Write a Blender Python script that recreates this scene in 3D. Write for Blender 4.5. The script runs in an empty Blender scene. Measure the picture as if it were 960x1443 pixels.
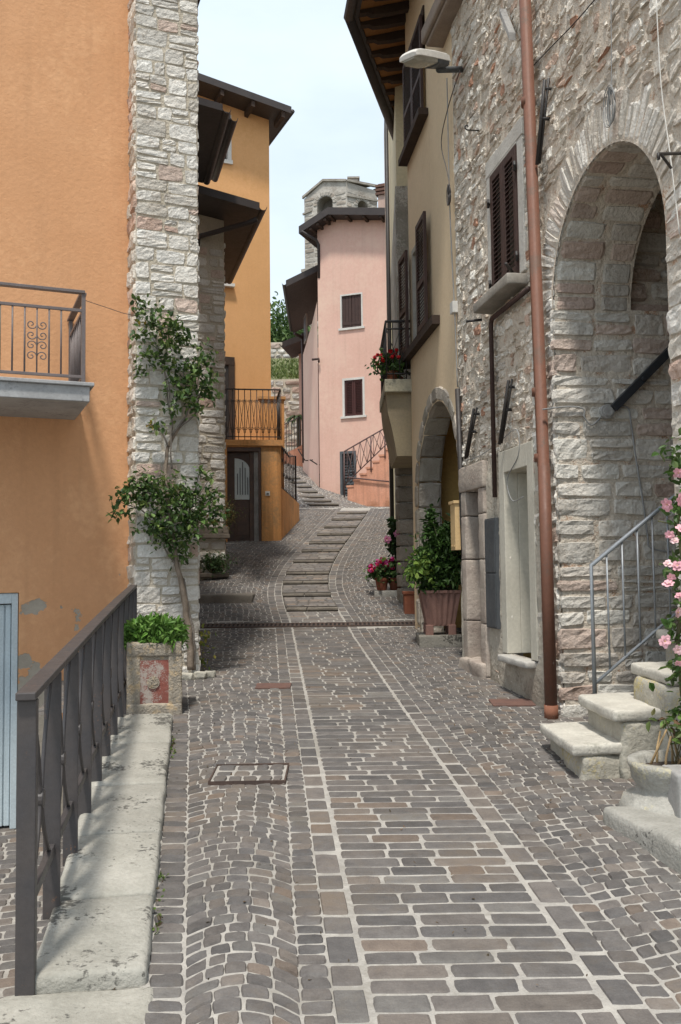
import bpy, math, random
import numpy as np
from mathutils import Vector, Matrix, noise
sc = bpy.context.scene
col = sc.collection

# ---------------------------------------------------------------- camera
FPX, CX, CY, EYE = 1300.0, 480.0, 721.5, 1.55
PITCH, ROLL = math.radians(3.48), -0.012
cam_d = bpy.data.cameras.new('camera'); cam = bpy.data.objects.new('camera', cam_d); col.objects.link(cam)
cam_d.sensor_fit = 'HORIZONTAL'; cam_d.sensor_width = 36; cam_d.lens = 36*FPX/960
cam_d.clip_start = .05; cam_d.clip_end = 2000
RM = Matrix.Rotation(math.pi/2+PITCH, 3, 'X') @ Matrix.Rotation(ROLL, 3, 'Z')
cam.matrix_world = Matrix.Translation((0, 0, EYE)) @ RM.to_4x4()
sc.camera = cam

# ---------------------------------------------------------------- sky and sun
SUN = Vector((.17, 1.0, -2.35)).normalized()          # the way the light travels
w = bpy.data.worlds.new('World'); sc.world = w; w.use_nodes = True
nt = w.node_tree; N = nt.nodes; L = nt.links; N.clear()
sky = N.new('ShaderNodeTexSky'); sky.sky_type = 'NISHITA'; sky.sun_disc = False
sky.sun_elevation = math.asin(-SUN.z); sky.sun_rotation = math.atan2(-SUN.x, -SUN.y)
sky.dust_density = 2.0; sky.air_density = 1.0
tc = N.new('ShaderNodeTexCoord'); mp = N.new('ShaderNodeMapping'); mp.inputs['Scale'].default_value = (1, 1, 2.6)
nz = N.new('ShaderNodeTexNoise'); nz.inputs['Scale'].default_value = 2.2; nz.inputs['Detail'].default_value = 7; nz.inputs['Roughness'].default_value = .55
cr = N.new('ShaderNodeMapRange'); cr.inputs['From Min'].default_value = .3; cr.inputs['From Max'].default_value = .7
cr.inputs['To Min'].default_value = .62; cr.inputs['To Max'].default_value = 1.0
mx = N.new('ShaderNodeMix'); mx.data_type = 'RGBA'; mx.inputs['B'].default_value = (4.6, 5.25, 5.75, 1)
bg = N.new('ShaderNodeBackground'); bg.inputs['Strength'].default_value = .135
out = N.new('ShaderNodeOutputWorld')
L.new(tc.outputs['Generated'], mp.inputs['Vector']); L.new(mp.outputs['Vector'], nz.inputs['Vector'])
L.new(nz.outputs['Fac'], cr.inputs['Value']); L.new(cr.outputs['Result'], mx.inputs['Factor'])
L.new(sky.outputs['Color'], mx.inputs['A']); L.new(mx.outputs['Result'], bg.inputs['Color']); L.new(bg.outputs['Background'], out.inputs['Surface'])
sd = bpy.data.lights.new('sun', 'SUN'); so = bpy.data.objects.new('sun', sd); col.objects.link(so)
sd.energy = 2.65; sd.angle = math.radians(6); sd.color = (1, .955, .88)
so.rotation_euler = SUN.to_track_quat('-Z', 'Y').to_euler()
sc.view_settings.view_transform = 'Standard'; sc.view_settings.look = 'None'
sc.view_settings.exposure = 0.62; sc.view_settings.gamma = 1.0
sc.view_settings.use_curve_mapping = False

# ---------------------------------------------------------------- picture to place
def ray(x, y): return RM @ Vector(((x-CX)/FPX, -(y-CY)/FPX, -1))
def P(x, y, d):
    v = ray(x, y); return Vector((0, 0, EYE)) + v*(d/v.y)
KY = [-12, -5, 0, 11.5, 12.5, 13, 23.25, 24.5, 31, 45, 60, 90]
KZ = [-.7, -.3, 0, .70, .83, .91, 2.96, 3.17, 4.33, 7, 9.5, 11]
def gza(x, y):
    x = np.asarray(x, float); y = np.asarray(y, float)
    t = np.clip((y-24)/4.5, 0, 1); t = t*t*(3-2*t)
    return np.interp(y, KY, KZ) - t*.30*(np.clip(x, -2, 2)+.64)
def gz(x, y): return float(gza(x, y))
def G(x, y):
    v = ray(x, y); d = 1.0
    while d < 60:
        if EYE+v.z*d/v.y <= gz(v.x*d/v.y, d): break
        d += .02
    return Vector((v.x*d/v.y, d, gz(v.x*d/v.y, d)))
class Fr:
    """vertical plane: origin, horizontal direction e, outward normal n"""
    def __init__(s, ox, oy, ex, ey, oz=0.0):
        l = math.hypot(ex, ey); s.e = (ex/l, ey/l); s.n = (ey/l, -ex/l); s.o = (ox, oy, oz)
    def p(s, u, v, w=0):
        return (s.o[0]+s.e[0]*u+s.n[0]*w, s.o[1]+s.e[1]*u+s.n[1]*w, s.o[2]+v)
    def a(s, u, v, w):
        u, v, w = np.broadcast_arrays(np.asarray(u, float), v, w)
        return np.stack([s.o[0]+s.e[0]*u+s.n[0]*w, s.o[1]+s.e[1]*u+s.n[1]*w, s.o[2]+v], -1)
    def uv(s, x, y, w=0):
        r = ray(x, y); ox = s.o[0]+s.n[0]*w; oy = s.o[1]+s.n[1]*w
        t = (ox*s.n[0]+oy*s.n[1])/(r.x*s.n[0]+r.y*s.n[1])
        q = Vector((0, 0, EYE))+r*t
        return ((q.x-ox)*s.e[0]+(q.y-oy)*s.e[1], q.z-s.o[2])
    def side(s, u, w=0, right=True):
        """frame of the wall that goes back from the point u"""
        q = s.p(u, 0, w)
        return Fr(q[0], q[1], -s.n[0], -s.n[1], s.o[2]) if right else Fr(q[0], q[1], s.n[0], s.n[1], s.o[2])

# ---------------------------------------------------------------- materials
MATS = {}
def mat(name, c1, c2=None, scale=3.0, bump=.15, bscale=60, rough=.85, attr=False, c3=None, c3scale=1.2, c3lo=.55, c3hi=.7,
        spec=.3, streak=0, metal=0, peel=None, disp=.01, wet=None, trans=0, fa=.13):
    if name in MATS: return MATS[name]
    m = bpy.data.materials.new(name); m.use_nodes = True; t = m.node_tree; n = t.nodes; l = t.links
    b = n['Principled BSDF']; b.inputs['Roughness'].default_value = rough; b.inputs['Specular IOR Level'].default_value = spec
    b.inputs['Metallic'].default_value = metal
    g = n.new('ShaderNodeNewGeometry')
    def noi(s, det=6, vec=None, r=.6):
        q = n.new('ShaderNodeTexNoise'); q.inputs['Scale'].default_value = s; q.inputs['Detail'].default_value = det; q.inputs['Roughness'].default_value = r
        l.new(vec or g.outputs['Position'], q.inputs['Vector']); return q.outputs['Fac']
    def rng(v, a, c, lo=0, hi=1):
        q = n.new('ShaderNodeMapRange'); q.inputs['From Min'].default_value = a; q.inputs['From Max'].default_value = c
        q.inputs['To Min'].default_value = lo; q.inputs['To Max'].default_value = hi; l.new(v, q.inputs['Value']); return q.outputs['Result']
    def mix(f, a, c, typ='MIX'):
        q = n.new('ShaderNodeMix'); q.data_type = 'RGBA'; q.blend_type = typ
        if isinstance(f, (int, float)): q.inputs['Factor'].default_value = f
        else: l.new(f, q.inputs['Factor'])
        for k, v in (('A', a), ('B', c)):
            if isinstance(v, tuple): q.inputs[k].default_value = (*v, 1)
            else: l.new(v, q.inputs[k])
        return q.outputs['Result']
    def math_(op, a, c):
        q = n.new('ShaderNodeMath'); q.operation = op
        for k, v in ((0, a), (1, c)):
            if isinstance(v, (int, float)): q.inputs[k].default_value = v
            else: l.new(v, q.inputs[k])
        return q.outputs[0]
    if c2 is None: c2 = tuple(x*.78 for x in c1)
    c = mix(rng(noi(scale), .32, .68), c1, c2)
    fine = rng(noi(scale*9+14, 5), .25, .75, 1-fa, 1+fa*.85)
    cmb = n.new('ShaderNodeCombineColor')
    for k in range(3): l.new(fine, cmb.inputs[k])
    c = mix(1.0, c, cmb.outputs[0], 'MULTIPLY')
    if c3 is not None: c = mix(rng(math_('ADD', noi(c3scale, 8), math_('MULTIPLY', math_('SUBTRACT', noi(c3scale*16, 4), .5), .45)), c3lo, c3hi), c, c3)
    if streak:
        mpn = n.new('ShaderNodeMapping'); mpn.inputs['Scale'].default_value = (7, 7, .35); l.new(g.outputs['Position'], mpn.inputs['Vector'])
        s_ = rng(noi(1.0, 6, mpn.outputs['Vector']), .52, .75, 0, streak)
        c = mix(s_, c, tuple(x*.35 for x in c1))
    bh = noi(bscale, 6)
    if peel is not None:
        zlo, zhi, pc = peel
        sx = n.new('ShaderNodeSeparateXYZ'); l.new(g.outputs['Position'], sx.inputs[0])
        k = math_('ADD', noi(2.9, 8, r=.55), rng(sx.outputs['Z'], zlo, zhi, .20, -.19))
        pm = rng(k, .522, .530)
        c = mix(pm, c, mix(rng(noi(6), .3, .7), pc, tuple(x*.7 for x in pc)))
        bh = math_('SUBTRACT', bh, math_('MULTIPLY', pm, .9))
    if wet is not None:
        sx2 = n.new('ShaderNodeSeparateXYZ'); l.new(g.outputs['Position'], sx2.inputs[0])
        zlo, zhi, wc, wa = wet
        k2 = math_('ADD', noi(2.6, 7), rng(sx2.outputs['Z'], zlo, zhi, .25, -.25))
        c = mix(rng(k2, .5, .68, 0, wa), c, wc)
    if attr:
        at = n.new('ShaderNodeAttribute'); at.attribute_name = 'Col'
        c = mix(1.0, c, at.outputs['Color'], 'MULTIPLY')
    l.new(c, b.inputs['Base Color'])
    l.new(rng(noi(scale*4), .3, .7, max(0, rough-.08), min(1, rough+.08)), b.inputs['Roughness'])
    if bump:
        bp = n.new('ShaderNodeBump'); bp.inputs['Strength'].default_value = bump; bp.inputs['Distance'].default_value = disp
        l.new(bh, bp.inputs['Height']); l.new(bp.outputs['Normal'], b.inputs['Normal'])
    if trans:
        tr = n.new('ShaderNodeBsdfTranslucent'); l.new(c, tr.inputs['Color'])
        ms = n.new('ShaderNodeMixShader'); ms.inputs[0].default_value = trans
        l.new(b.outputs[0], ms.inputs[1]); l.new(tr.outputs[0], ms.inputs[2]); l.new(ms.outputs[0], n['Material Output'].inputs['Surface'])
    MATS[name] = m; return m

# ---------------------------------------------------------------- mesh builder
class MB:
    def __init__(s): s.v = []; s.f = []; s.c = []; s.n = 0; s.mi = []
    def add(s, v, f, c=(1, 1, 1), mi=0):
        v = np.asarray(v, float).reshape(-1, 3); k = s.n; s.v.append(v)
        c = np.asarray(c, float)
        s.c.append(np.broadcast_to(c, (len(v), 3)) if c.ndim == 1 else c.reshape(-1, 3))
        if isinstance(f, np.ndarray): ff = (f+k).tolist()
        else: ff = [[i+k for i in q] for q in f]
        s.f += ff; s.mi += [mi]*len(ff); s.n += len(v); return s
    def box8(s, p, c=(1, 1, 1), mi=0):
        """p: 4 bottom corners then 4 top corners"""
        return s.add([tuple(q) for q in p], [(3, 2, 1, 0), (4, 5, 6, 7), (0, 1, 5, 4), (1, 2, 6, 5), (2, 3, 7, 6), (3, 0, 4, 7)], c, mi)
    def box(s, x0, x1, y0, y1, z0, z1, c=(1, 1, 1), mi=0):
        return s.box8([(x0, y0, z0), (x1, y0, z0), (x1, y1, z0), (x0, y1, z0), (x0, y0, z1), (x1, y0, z1), (x1, y1, z1), (x0, y1, z1)], c, mi)
    def fbox(s, fr, u0, u1, v0, v1, w0, w1, c=(1, 1, 1), mi=0, dv=0.0):
        """box in a frame; dv: rise of the far end (u1) against u0"""
        return s.box8([fr.p(u0, v0, w1), fr.p(u1, v0+dv, w1), fr.p(u1, v0+dv, w0), fr.p(u0, v0, w0),
                       fr.p(u0, v1, w1), fr.p(u1, v1+dv, w1), fr.p(u1, v1+dv, w0), fr.p(u0, v1, w0)], c, mi)
    def prism(s, pts, d, c=(1, 1, 1), mi=0):
        """planar outline pts swept by vector d"""
        n = len(pts); d = Vector(d); a = [tuple(p) for p in pts]; b = [tuple(Vector(p)+d) for p in pts]
        return s.add(a+b, [tuple(range(n))[::-1], tuple(range(n, 2*n))]+[(i, (i+1) % n, n+(i+1) % n, n+i) for i in range(n)], c, mi)
    def tube(s, pts, r, seg=8, c=(1, 1, 1), mi=0, cap=True):
        pts = [Vector(p) for p in pts]; n = len(pts)
        if not isinstance(r, (list, tuple)): r = [r]*n
        vs = []; prev = None
        for i, p in enumerate(pts):
            t = (pts[min(i+1, n-1)]-pts[max(i-1, 0)]).normalized()
            if prev is None:
                prev = t.orthogonal().normalized()
            prev = (prev-t*prev.dot(t))
            if prev.length < 1e-6: prev = t.orthogonal()
            prev.normalize(); q = t.cross(prev)
            for k in range(seg):
                a = 2*math.pi*k/seg; vs.append(tuple(p+(prev*math.cos(a)+q*math.sin(a))*r[i]))
        f = [(i*seg+k, i*seg+(k+1) % seg, (i+1)*seg+(k+1) % seg, (i+1)*seg+k) for i in range(n-1) for k in range(seg)]
        if cap: f += [tuple(range(seg))[::-1], tuple((n-1)*seg+k for k in range(seg))]
        return s.add(vs, f, c, mi)
    def lathe(s, c0, prof, seg=24, c=(1, 1, 1), mi=0, sq=None):
        vs = []; n = len(prof)
        for r, z in prof:
            for k in range(seg):
                a = 2*math.pi*k/seg
                vs.append((c0[0]+r*math.cos(a), c0[1]+r*math.sin(a), c0[2]+z))
        f = [(i*seg+k, i*seg+(k+1) % seg, (i+1)*seg+(k+1) % seg, (i+1)*seg+k) for i in range(n-1) for k in range(seg)]
        f += [tuple(range(seg))[::-1], tuple((n-1)*seg+k for k in range(seg))]
        return s.add(vs, f, c, mi)
    def rblock(s, c0, h, ax=None, r=.02, amp=.004, cuts=7, nsc=9, c=(1, 1, 1), mi=0, taper=0):
        """rounded rough block: centre, half sizes, 3x3 axes"""
        ax = ax or Matrix.Identity(3); c0 = Vector(c0); idx = {}; vs = []; fs = []
        ks = [min(max(2, int(cuts*hh/max(h)*1.0)+2), cuts+2) for hh in h]
        def vid(q):
            key = tuple(round(t, 5) for t in q)
            if key not in idx:
                p = Vector([q[i]*h[i] for i in range(3)])
                i_ = Vector([max(-(h[i]-r), min(h[i]-r, p[i])) for i in range(3)]); d = p-i_
                if d.length > 1e-9: p = i_+d.normalized()*r
                if taper: k = 1+taper*(p.z/h[2]-1)/2; p.x *= k; p.y *= k
                pw = c0+ax@p
                pw += noise.noise_vector(pw*nsc)*amp+noise.noise_vector(pw*nsc*3.3)*amp*.5
                idx[key] = len(vs); vs.append(tuple(pw))
            return idx[key]
        for a in range(3):
            b_, c_ = (a+1) % 3, (a+2) % 3; nb, nc = ks[b_], ks[c_]
            def sp(n, hh):
                e = min(.9, r/hh); base = [-1, -1+e*.35, -1+e]+[(-1+e)+(2-2*e)*i/n for i in range(1, n)]+[1-e, 1-e*.35, 1]
                return base
            B, C = sp(nb, h[b_]), sp(nc, h[c_])
            for sg in (-1, 1):
                for i in range(len(B)-1):
                    for j in range(len(C)-1):
                        q = []
                        for bb, cc in ((B[i], C[j]), (B[i+1], C[j]), (B[i+1], C[j+1]), (B[i], C[j+1])):
                            t = [0, 0, 0]; t[a] = sg; t[b_] = bb; t[c_] = cc; q.append(vid(t))
                        if len(set(q)) == 4: fs.append(tuple(q) if sg > 0 else tuple(q[::-1]))
        return s.add(vs, fs, c, mi)
    def build(s, name, mats, parent=None, smooth=False, bevel=0, auto=None):
        me = bpy.data.meshes.new(name)
        v = np.concatenate(s.v)
        me.from_pydata(v.tolist(), [], s.f)
        ca = me.color_attributes.new('Col', 'FLOAT_COLOR', 'POINT')
        cc = np.ones((len(v), 4)); cc[:, :3] = np.concatenate(s.c); ca.data.foreach_set('color', cc.ravel())
        if not isinstance(mats, (list, tuple)): mats = [mats]
        for m in mats: me.materials.append(m)
        if len(mats) > 1: me.polygons.foreach_set('material_index', s.mi)
        if smooth: me.polygons.foreach_set('use_smooth', [True]*len(s.f))
        me.validate(); me.update()
        o = bpy.data.objects.new(name, me); col.objects.link(o)
        if parent is not None: put(o, parent)
        if bevel:
            b = o.modifiers.new('bevel', 'BEVEL'); b.width = bevel; b.segments = 2; b.limit_method = 'ANGLE'
        return o
def put(o, parent):
    o.parent = parent
    o.matrix_parent_inverse = Matrix.Translation(-Vector(parent.location))
def T(name, label, cat, loc, group=None):
    o = bpy.data.objects.new(name, None); col.objects.link(o); o.location = tuple(loc); o.empty_display_size = .2
    o['label'] = label; o['category'] = cat
    if group: o['group'] = group
    return o
def tag(o, label, cat, group=None):
    o['label'] = label; o['category'] = cat
    if group: o['group'] = group
    return o
def struct(o, kind='structure'): o['kind'] = kind; return o

# ---------------------------------------------------------------- stones
S8 = np.array([-1, -.94, -.66, -.28, .15, .58, .92, 1.]); T7 = np.array([-1, -.88, -.42, .05, .5, .89, 1.])
SS = np.array([-1, -.88, -.36, .30, .86, 1.]); TT = np.array([-1, -.74, .05, .76, 1.])
def stones(mb, R, surf, gap=.014, bulge=.02, rough=.008, pal=((1, 1, 1),), rng=None, jit=.012, edge=-.012, sharp=.1, cj=.1, S=SS, Tq=TT, wts=None, tilt=0.0, mi=0):
    """R: (N,4) a0,a1,b0,b1; surf(a,b,w)->xyz"""
    R = np.asarray(R, float); n = len(R)
    if n == 0: return
    A, B = len(S), len(Tq)
    s = S[None, None, :]; t = Tq[None, :, None]
    ca = (R[:, 0]+R[:, 1])/2; cb = (R[:, 2]+R[:, 3])/2
    ha = np.maximum((R[:, 1]-R[:, 0])/2-gap/2*rng.uniform(.5, 1.6, n), .004); hb = np.maximum((R[:, 3]-R[:, 2])/2-gap/2*rng.uniform(.5, 1.6, n), .004)
    ja = rng.uniform(-jit, jit, (n, 4)); jb = rng.uniform(-jit, jit, (n, 4))
    W = [((1-s)*(1-t)/4), ((1+s)*(1-t)/4), ((1+s)*(1+t)/4), ((1-s)*(1+t)/4)]
    rs = s*(1-sharp*t**2*np.abs(s)); rt = t*(1-sharp*1.3*s**2*np.abs(t))
    a = ca[:, None, None]+ha[:, None, None]*rs+sum(W[k]*ja[:, k, None, None] for k in range(4))
    b = cb[:, None, None]+hb[:, None, None]*rt+sum(W[k]*jb[:, k, None, None] for k in range(4))
    ed = (np.abs(s) > .99)|(np.abs(t) > .99)
    h = bulge*rng.uniform(.35, 1.25, (n, 1, 1))*(1-.14*s**2)*(1-.18*t**2)+rng.uniform(-rough, rough, (n, B, A))
    h = h+tilt*(rng.uniform(-1, 1, (n, 1, 1))*s+rng.uniform(-1, 1, (n, 1, 1))*t)
    h = np.where(ed, edge, h)
    a = a+np.where(ed, 0, 0)+rng.uniform(-1, 1, (n, B, A))*min(.006, gap*.45)
    v = surf(a, b, h).reshape(-1, 3)
    pal = np.asarray(pal, float); pi = rng.choice(len(pal), n, p=None if wts is None else np.asarray(wts)/sum(wts))
    c = pal[pi]*rng.uniform(1-cj, 1+cj, (n, 1)); c = np.repeat(c, A*B, 0)
    q = np.arange(A*B).reshape(B, A); f0 = np.stack([q[:-1, :-1], q[:-1, 1:], q[1:, 1:], q[1:, :-1]], -1).reshape(-1, 4)
    f = (f0[None]+(np.arange(n)*A*B)[:, None, None]).reshape(-1, 4)
    mb.add(v, f, c, mi)
def forbid(holes, v0, v1, grow=0):
    out_ = []
    for h in holes:
        if h[0] == 'rect':
            _, a, b, c, d = h
            if v1 > c-grow+1e-6 and v0 < d+grow-1e-6: out_.append((a-grow, b+grow))
        else:
            _, uc, r, vs, vb = h[:5]; r = r+grow
            lo = max(v0, vb)
            if v1 <= vb: continue
            if lo <= vs: out_.append((uc-r, uc+r))
            elif lo < vs+r: k = math.sqrt(max(0, r*r-(lo-vs)**2)); out_.append((uc-k, uc+k))
    return out_
def allowed(u0, u1, fb):
    iv = [(u0, u1)]
    for a, b in fb:
        nw = []
        for p, q in iv:
            if b <= p or a >= q: nw.append((p, q)); continue
            if a > p: nw.append((p, a))
            if b < q: nw.append((b, q))
        iv = nw
    return iv
def courses(u0, u1, v0, v1, rng, ch=(.1, .16), cw=(.16, .36), holes=(), grow=0, minw=.04, wob=0):
    R = []; v = v0
    while v < v1-.01:
        h = rng.uniform(*ch); vt = min(v+h, v1)
        if v1-vt < ch[0]*.5: vt = v1
        for a, b in allowed(u0, u1, forbid(holes, v, vt, grow)):
            u = a
            while u < b-.005:
                w_ = rng.uniform(*cw); e_ = u+w_
                if b-e_ < cw[0]*.6: e_ = b
                if e_-u > minw:
                    if wob and rng.random() < wob and vt-v > ch[0]*1.1:
                        m = v+(vt-v)*rng.uniform(.4, .6); R += [(u, e_, v, m), (u, e_, m, vt)]
                    else: R.append((u, e_, v, vt))
                u = e_
        v = vt
    return R
def sheet(mb, fr, u0, u1, v0, v1, holes=(), w=0, c=(1, 1, 1), mi=0):
    """flat wall with openings"""
    vs = {v0, v1}
    for h in holes:
        if h[0] == 'rect': vs |= {h[3], h[4]}
        else:
            vs |= {h[4], h[3]} | {h[3]+h[2]*math.sin(math.radians(a)) for a in range(5, 91, 5)}
    vs = sorted(v for v in vs if v0-1e-9 <= v <= v1+1e-9)
    for a, b in zip(vs[:-1], vs[1:]):
        if b-a < 1e-6: continue
        lo = allowed(u0, u1, fb_at(holes, a+1e-7, (a+b)/2)); hi = allowed(u0, u1, fb_at(holes, b-1e-7, (a+b)/2))
        if len(lo) != len(hi): hi = lo
        for (p, q), (r_, s_) in zip(lo, hi):
            mb.add([fr.p(p, a, w), fr.p(q, a, w), fr.p(s_, b, w), fr.p(r_, b, w)], [(0, 1, 2, 3)], c, mi)
def fb_at(holes, v, vm):
    out_ = []
    for h in holes:
        if h[0] == 'rect':
            if h[3] < vm < h[4]: out_.append((h[1], h[2]))
        else:
            _, uc, r, vs, vb = h[:5]
            if vm < vb or vm > vs+r: continue
            k = r if v <= vs else math.sqrt(max(1e-9, r*r-(v-vs)**2)); out_.append((uc-k, uc+k))
    return out_
def voussoirs(mb, fr, uc, r, vs, t, n, w0, rng, pal, bulge=.02, a0=0, a1=180, gap=.012, rough=.006, tj=.04, tilt=0.0):
    R = []; th = np.linspace(math.radians(a0), math.radians(a1), n+1)
    for i in range(n): R.append((th[i], th[i+1], r, r+t+rng.uniform(-tj, tj)))
    R = np.array(R); R[:, :2] *= r
    def surf(a, b, w): return fr.a(uc+b*np.cos(a/r), vs+b*np.sin(a/r), w0+w)
    stones(mb, R, surf, gap, bulge, rough, pal, rng, jit=.006, tilt=tilt)
def flat(fr, w0=0):
    return lambda a, b, w: fr.a(a, b, w0+w)

# ---------------------------------------------------------------- plants
def leaves(mb, C, size, rng, pal, up=.4, wide=.5, droop=.3):
    C = np.asarray(C, float); n = len(C)
    if n == 0: return
    d = rng.normal(0, 1, (n, 3)); d[:, 2] += -droop; d /= np.linalg.norm(d, axis=1)[:, None]
    nn = rng.normal(0, 1, (n, 3)); nn[:, 2] += up*2.5; sx = np.cross(d, nn); sx /= np.linalg.norm(sx, axis=1)[:, None]+1e-9
    nn = np.cross(sx, d)
    s = size*rng.uniform(.6, 1.25, (n, 1)); wd = s*wide*.5
    a = C; b = C+d*s; m1 = C+d*s*.3; m2 = C+d*s*.68; f = nn*s*.10
    v = np.stack([a, m1+sx*wd+f, m2+sx*wd*.75+f, b-nn*s*.08, m2-sx*wd*.75+f, m1-sx*wd+f], 1).reshape(-1, 3)
    q = np.array([[0, 1, 2, 3], [0, 3, 4, 5]]); F = (q[None]+(np.arange(n)*6)[:, None, None]).reshape(-1, 4)
    pal = np.asarray(pal, float); c = pal[rng.integers(0, len(pal), n)]*rng.uniform(.75, 1.3, (n, 1)); c = np.repeat(c, 6, 0)
    mb.add(v, F, c)
def cloud(c0, rad, n, rng, k=14, spread=.3, shell=True):
    c0 = np.asarray(c0, float); rad = np.asarray(rad, float)
    q = rng.normal(0, 1, (k, 3)); q /= np.linalg.norm(q, axis=1)[:, None]; q *= rng.uniform(.35 if shell else 0, .95, (k, 1))
    i = rng.integers(0, k, n); d = rng.normal(0, spread, (n, 3))
    return c0+(q[i]+d)*rad
def bloom(mb, c0, r, rng, pal, n=16):
    for k in range(n):
        d = rng.normal(0, 1, 3); d /= np.linalg.norm(d); t = np.cross(d, rng.normal(0, 1, 3)); t /= np.linalg.norm(t); b = np.cross(d, t)
        p = np.asarray(c0)+d*r*rng.uniform(.35, .85); s = r*rng.uniform(.4, .62)
        cc = np.asarray(pal[rng.integers(0, len(pal))])*rng.uniform(.8, 1.15)
        mb.add([p-t*s-b*s*.6, p+t*s-b*s*.6+d*s*.3, p+t*s+b*s*.7, p-t*s+b*s*.6+d*s*.2], [(0, 1, 2, 3)], cc)
def rose_flower(mb, c0, r, d, rng, c1, cc=(.8, .6, .15)):
    """open five to eight petal flower facing d"""
    d = Vector(d).normalized(); a = d.orthogonal().normalized(); b = d.cross(a)
    for ring, (n, rr, lift) in enumerate(((6, 1.0, .12), (5, .62, .3))):
        for k in range(n):
            t = 2*math.pi*(k+.5*ring)/n+rng.uniform(-.2, .2); u = a*math.cos(t)+b*math.sin(t); s_ = d.cross(u)
            R_ = r*rr*rng.uniform(.85, 1.1); p0 = Vector(c0)+d*.003*ring
            col_ = np.array(c1)*rng.uniform(.85, 1.12)
            mb.add([p0, p0+u*R_*.55+s_*R_*.42+d*r*lift, p0+u*R_+s_*R_*.2+d*r*lift*.8, p0+u*R_-s_*R_*.2+d*r*lift*1.2, p0+u*R_*.55-s_*R_*.42+d*r*lift],
                   [(0, 1, 2, 3, 4)], [np.clip(col_*.8+.15*np.array([1, .9, .9]), 0, 1)]+[col_]*4)
    mb.lathe(Vector(c0)+d*r*.12, [(.001, -r*.08), (r*.16, 0), (.001, r*.1)], 6, cc)
def spiral(c0, e1, e2, r, turns, start=0, n=26, k=.12):
    out_ = []
    for i in range(n+1):
        t = i/n; a = start+turns*2*math.pi*t; rr = r*(1-t*(1-k)); out_.append(Vector(c0)+Vector(e1)*rr*math.cos(a)+Vector(e2)*rr*math.sin(a))
    return out_
WHITE_PINK = ((.66, .64, .60), (.72, .70, .66), (.59, .56, .51), (.60, .49, .43), (.55, .42, .36), (.76, .75, .72))
GREEN = ((.075, .13, .035), (.05, .095, .028), (.11, .17, .05), (.04, .075, .025))
Z3 = Vector((0, 0, 1))
# ================================================================ THE GROUND
m_mortar = mat('pale_joint_mortar', (.41, .385, .345), (.29, .27, .245), 9, .6, 90, .95, c3=(.27, .25, .22), c3scale=1.6, c3lo=.5, c3hi=.66)
m_sett = mat('porphyry', (1, .98, .95), (.70, .68, .67), 14, .6, 90, .78, attr=True, disp=.009, c3=(.9, .82, .72), c3scale=1.3, c3lo=.5, c3hi=.75)
SETT = ((.150, .136, .127), (.130, .121, .116), (.165, .145, .130), (.115, .109, .107), (.180, .146, .122), (.140, .130, .124), (.158, .150, .142))
SW = (5, 5, 3, 4, 1.4, 4, 2)
m_earth = mat('earth', (.12, .10, .07), (.08, .09, .05), 1, .4, 8)
STY = [862, 842, 824, 811, 794, 779, 767.5, 755.5, 745, 734, 725, 720]
STL = [401.6, 397, 394.6, 398, 410.5, 423, 434, 447, 455.5, 466, 474, 479.5]
STR_ = [479, 470, 464, 463.6, 470, 478.5, 489, 494, 502.6, 510.7, 517, 521]
step_y, step_x = [], []
for y_, a_, b_ in zip(STY, STL, STR_):
    g_ = G((a_+b_)/2, y_); step_y.append(g_.y); step_x.append(g_.x)
# centre line of the brick strip
CLY = [-8, 2.88, 8.9, 12.2]+step_y+[24.2, 30]; CLX = [1.30, .455, -.02, -.28]+step_x+[.42, .8]
_f = np.polyfit(step_y, step_x, 4)
for i_ in range(4, 4+len(step_y)): CLX[i_] = float(np.polyval(_f, CLY[i_]))
yy = np.arange(-8, 30, .25); xx = np.interp(yy, CLY, CLX); xx = np.convolve(np.pad(xx, 3, 'edge'), np.ones(7)/7, 'valid')
def cl(y): return np.interp(y, yy, xx)
def kerbx(y): return -.66-(np.asarray(y)-3.14)*.1605
HW, HB = .372, .487
rng = np.random.default_rng(3)
mb = MB()
ys = np.arange(-8, 48.01, .25)
for a_, b_ in zip(ys[:-1], ys[1:]):
    def xl(y): return kerbx(y)-.02 if y <= 8.75 else -9.0
    xs0 = np.linspace(xl(a_), 7, 13) if b_ <= 8.76 else np.linspace(-9, 7, 17); xs1 = np.linspace(xl(b_), 7, 13) if b_ <= 8.76 else xs0
    n = len(xs0)
    v = [(x, a_, gz(x, a_)) for x in xs0]+[(x, b_, gz(x, b_)) for x in xs1]
    mb.add(v, [(i, i+1, n+i+1, n+i) for i in range(n-1)])
struct(mb.build('street_ground', m_mortar))
def gsurf(a, b, w): return np.stack([a, b, gza(a, b)+w], -1)
# centre strip (up to the drain) and its borders
mb = MB(); R = []; y = -1.0
while y < 12.10:
    h = rng.uniform(.088, .112); x = -HW+.006
    while x < HW-.02:
        w_ = rng.uniform(.13, .31); e_ = min(x+w_, HW-.006)
        if HW-.006-e_ < .09: e_ = HW-.006
        R.append((x, e_, y, min(y+h, 12.12))); x = e_
    y += h
def ssurf(a, b, w): return gsurf(a+cl(b), b, w)
stones(mb, R, ssurf, .0035, .006, .0016, SETT, rng, .0035, -.002, .035, .16, wts=SW)
R = []
for sg in (-1, 1):
    y = -1.0
    while y < 24.0:
        h = rng.uniform(.14, .26)
        R.append((sg*HW+sg*.005, sg*HB, y, y+h) if sg > 0 else (-HB, -HW-.005, y, y+h)); y += h
R = np.array(R)
stones(mb, R, ssurf, .0015, .007, .0014, np.array(SETT)*1.04, rng, .002, -.006, .03, .14, wts=SW)
struct(mb.build('brick_strip', m_sett, smooth=False))
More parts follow.
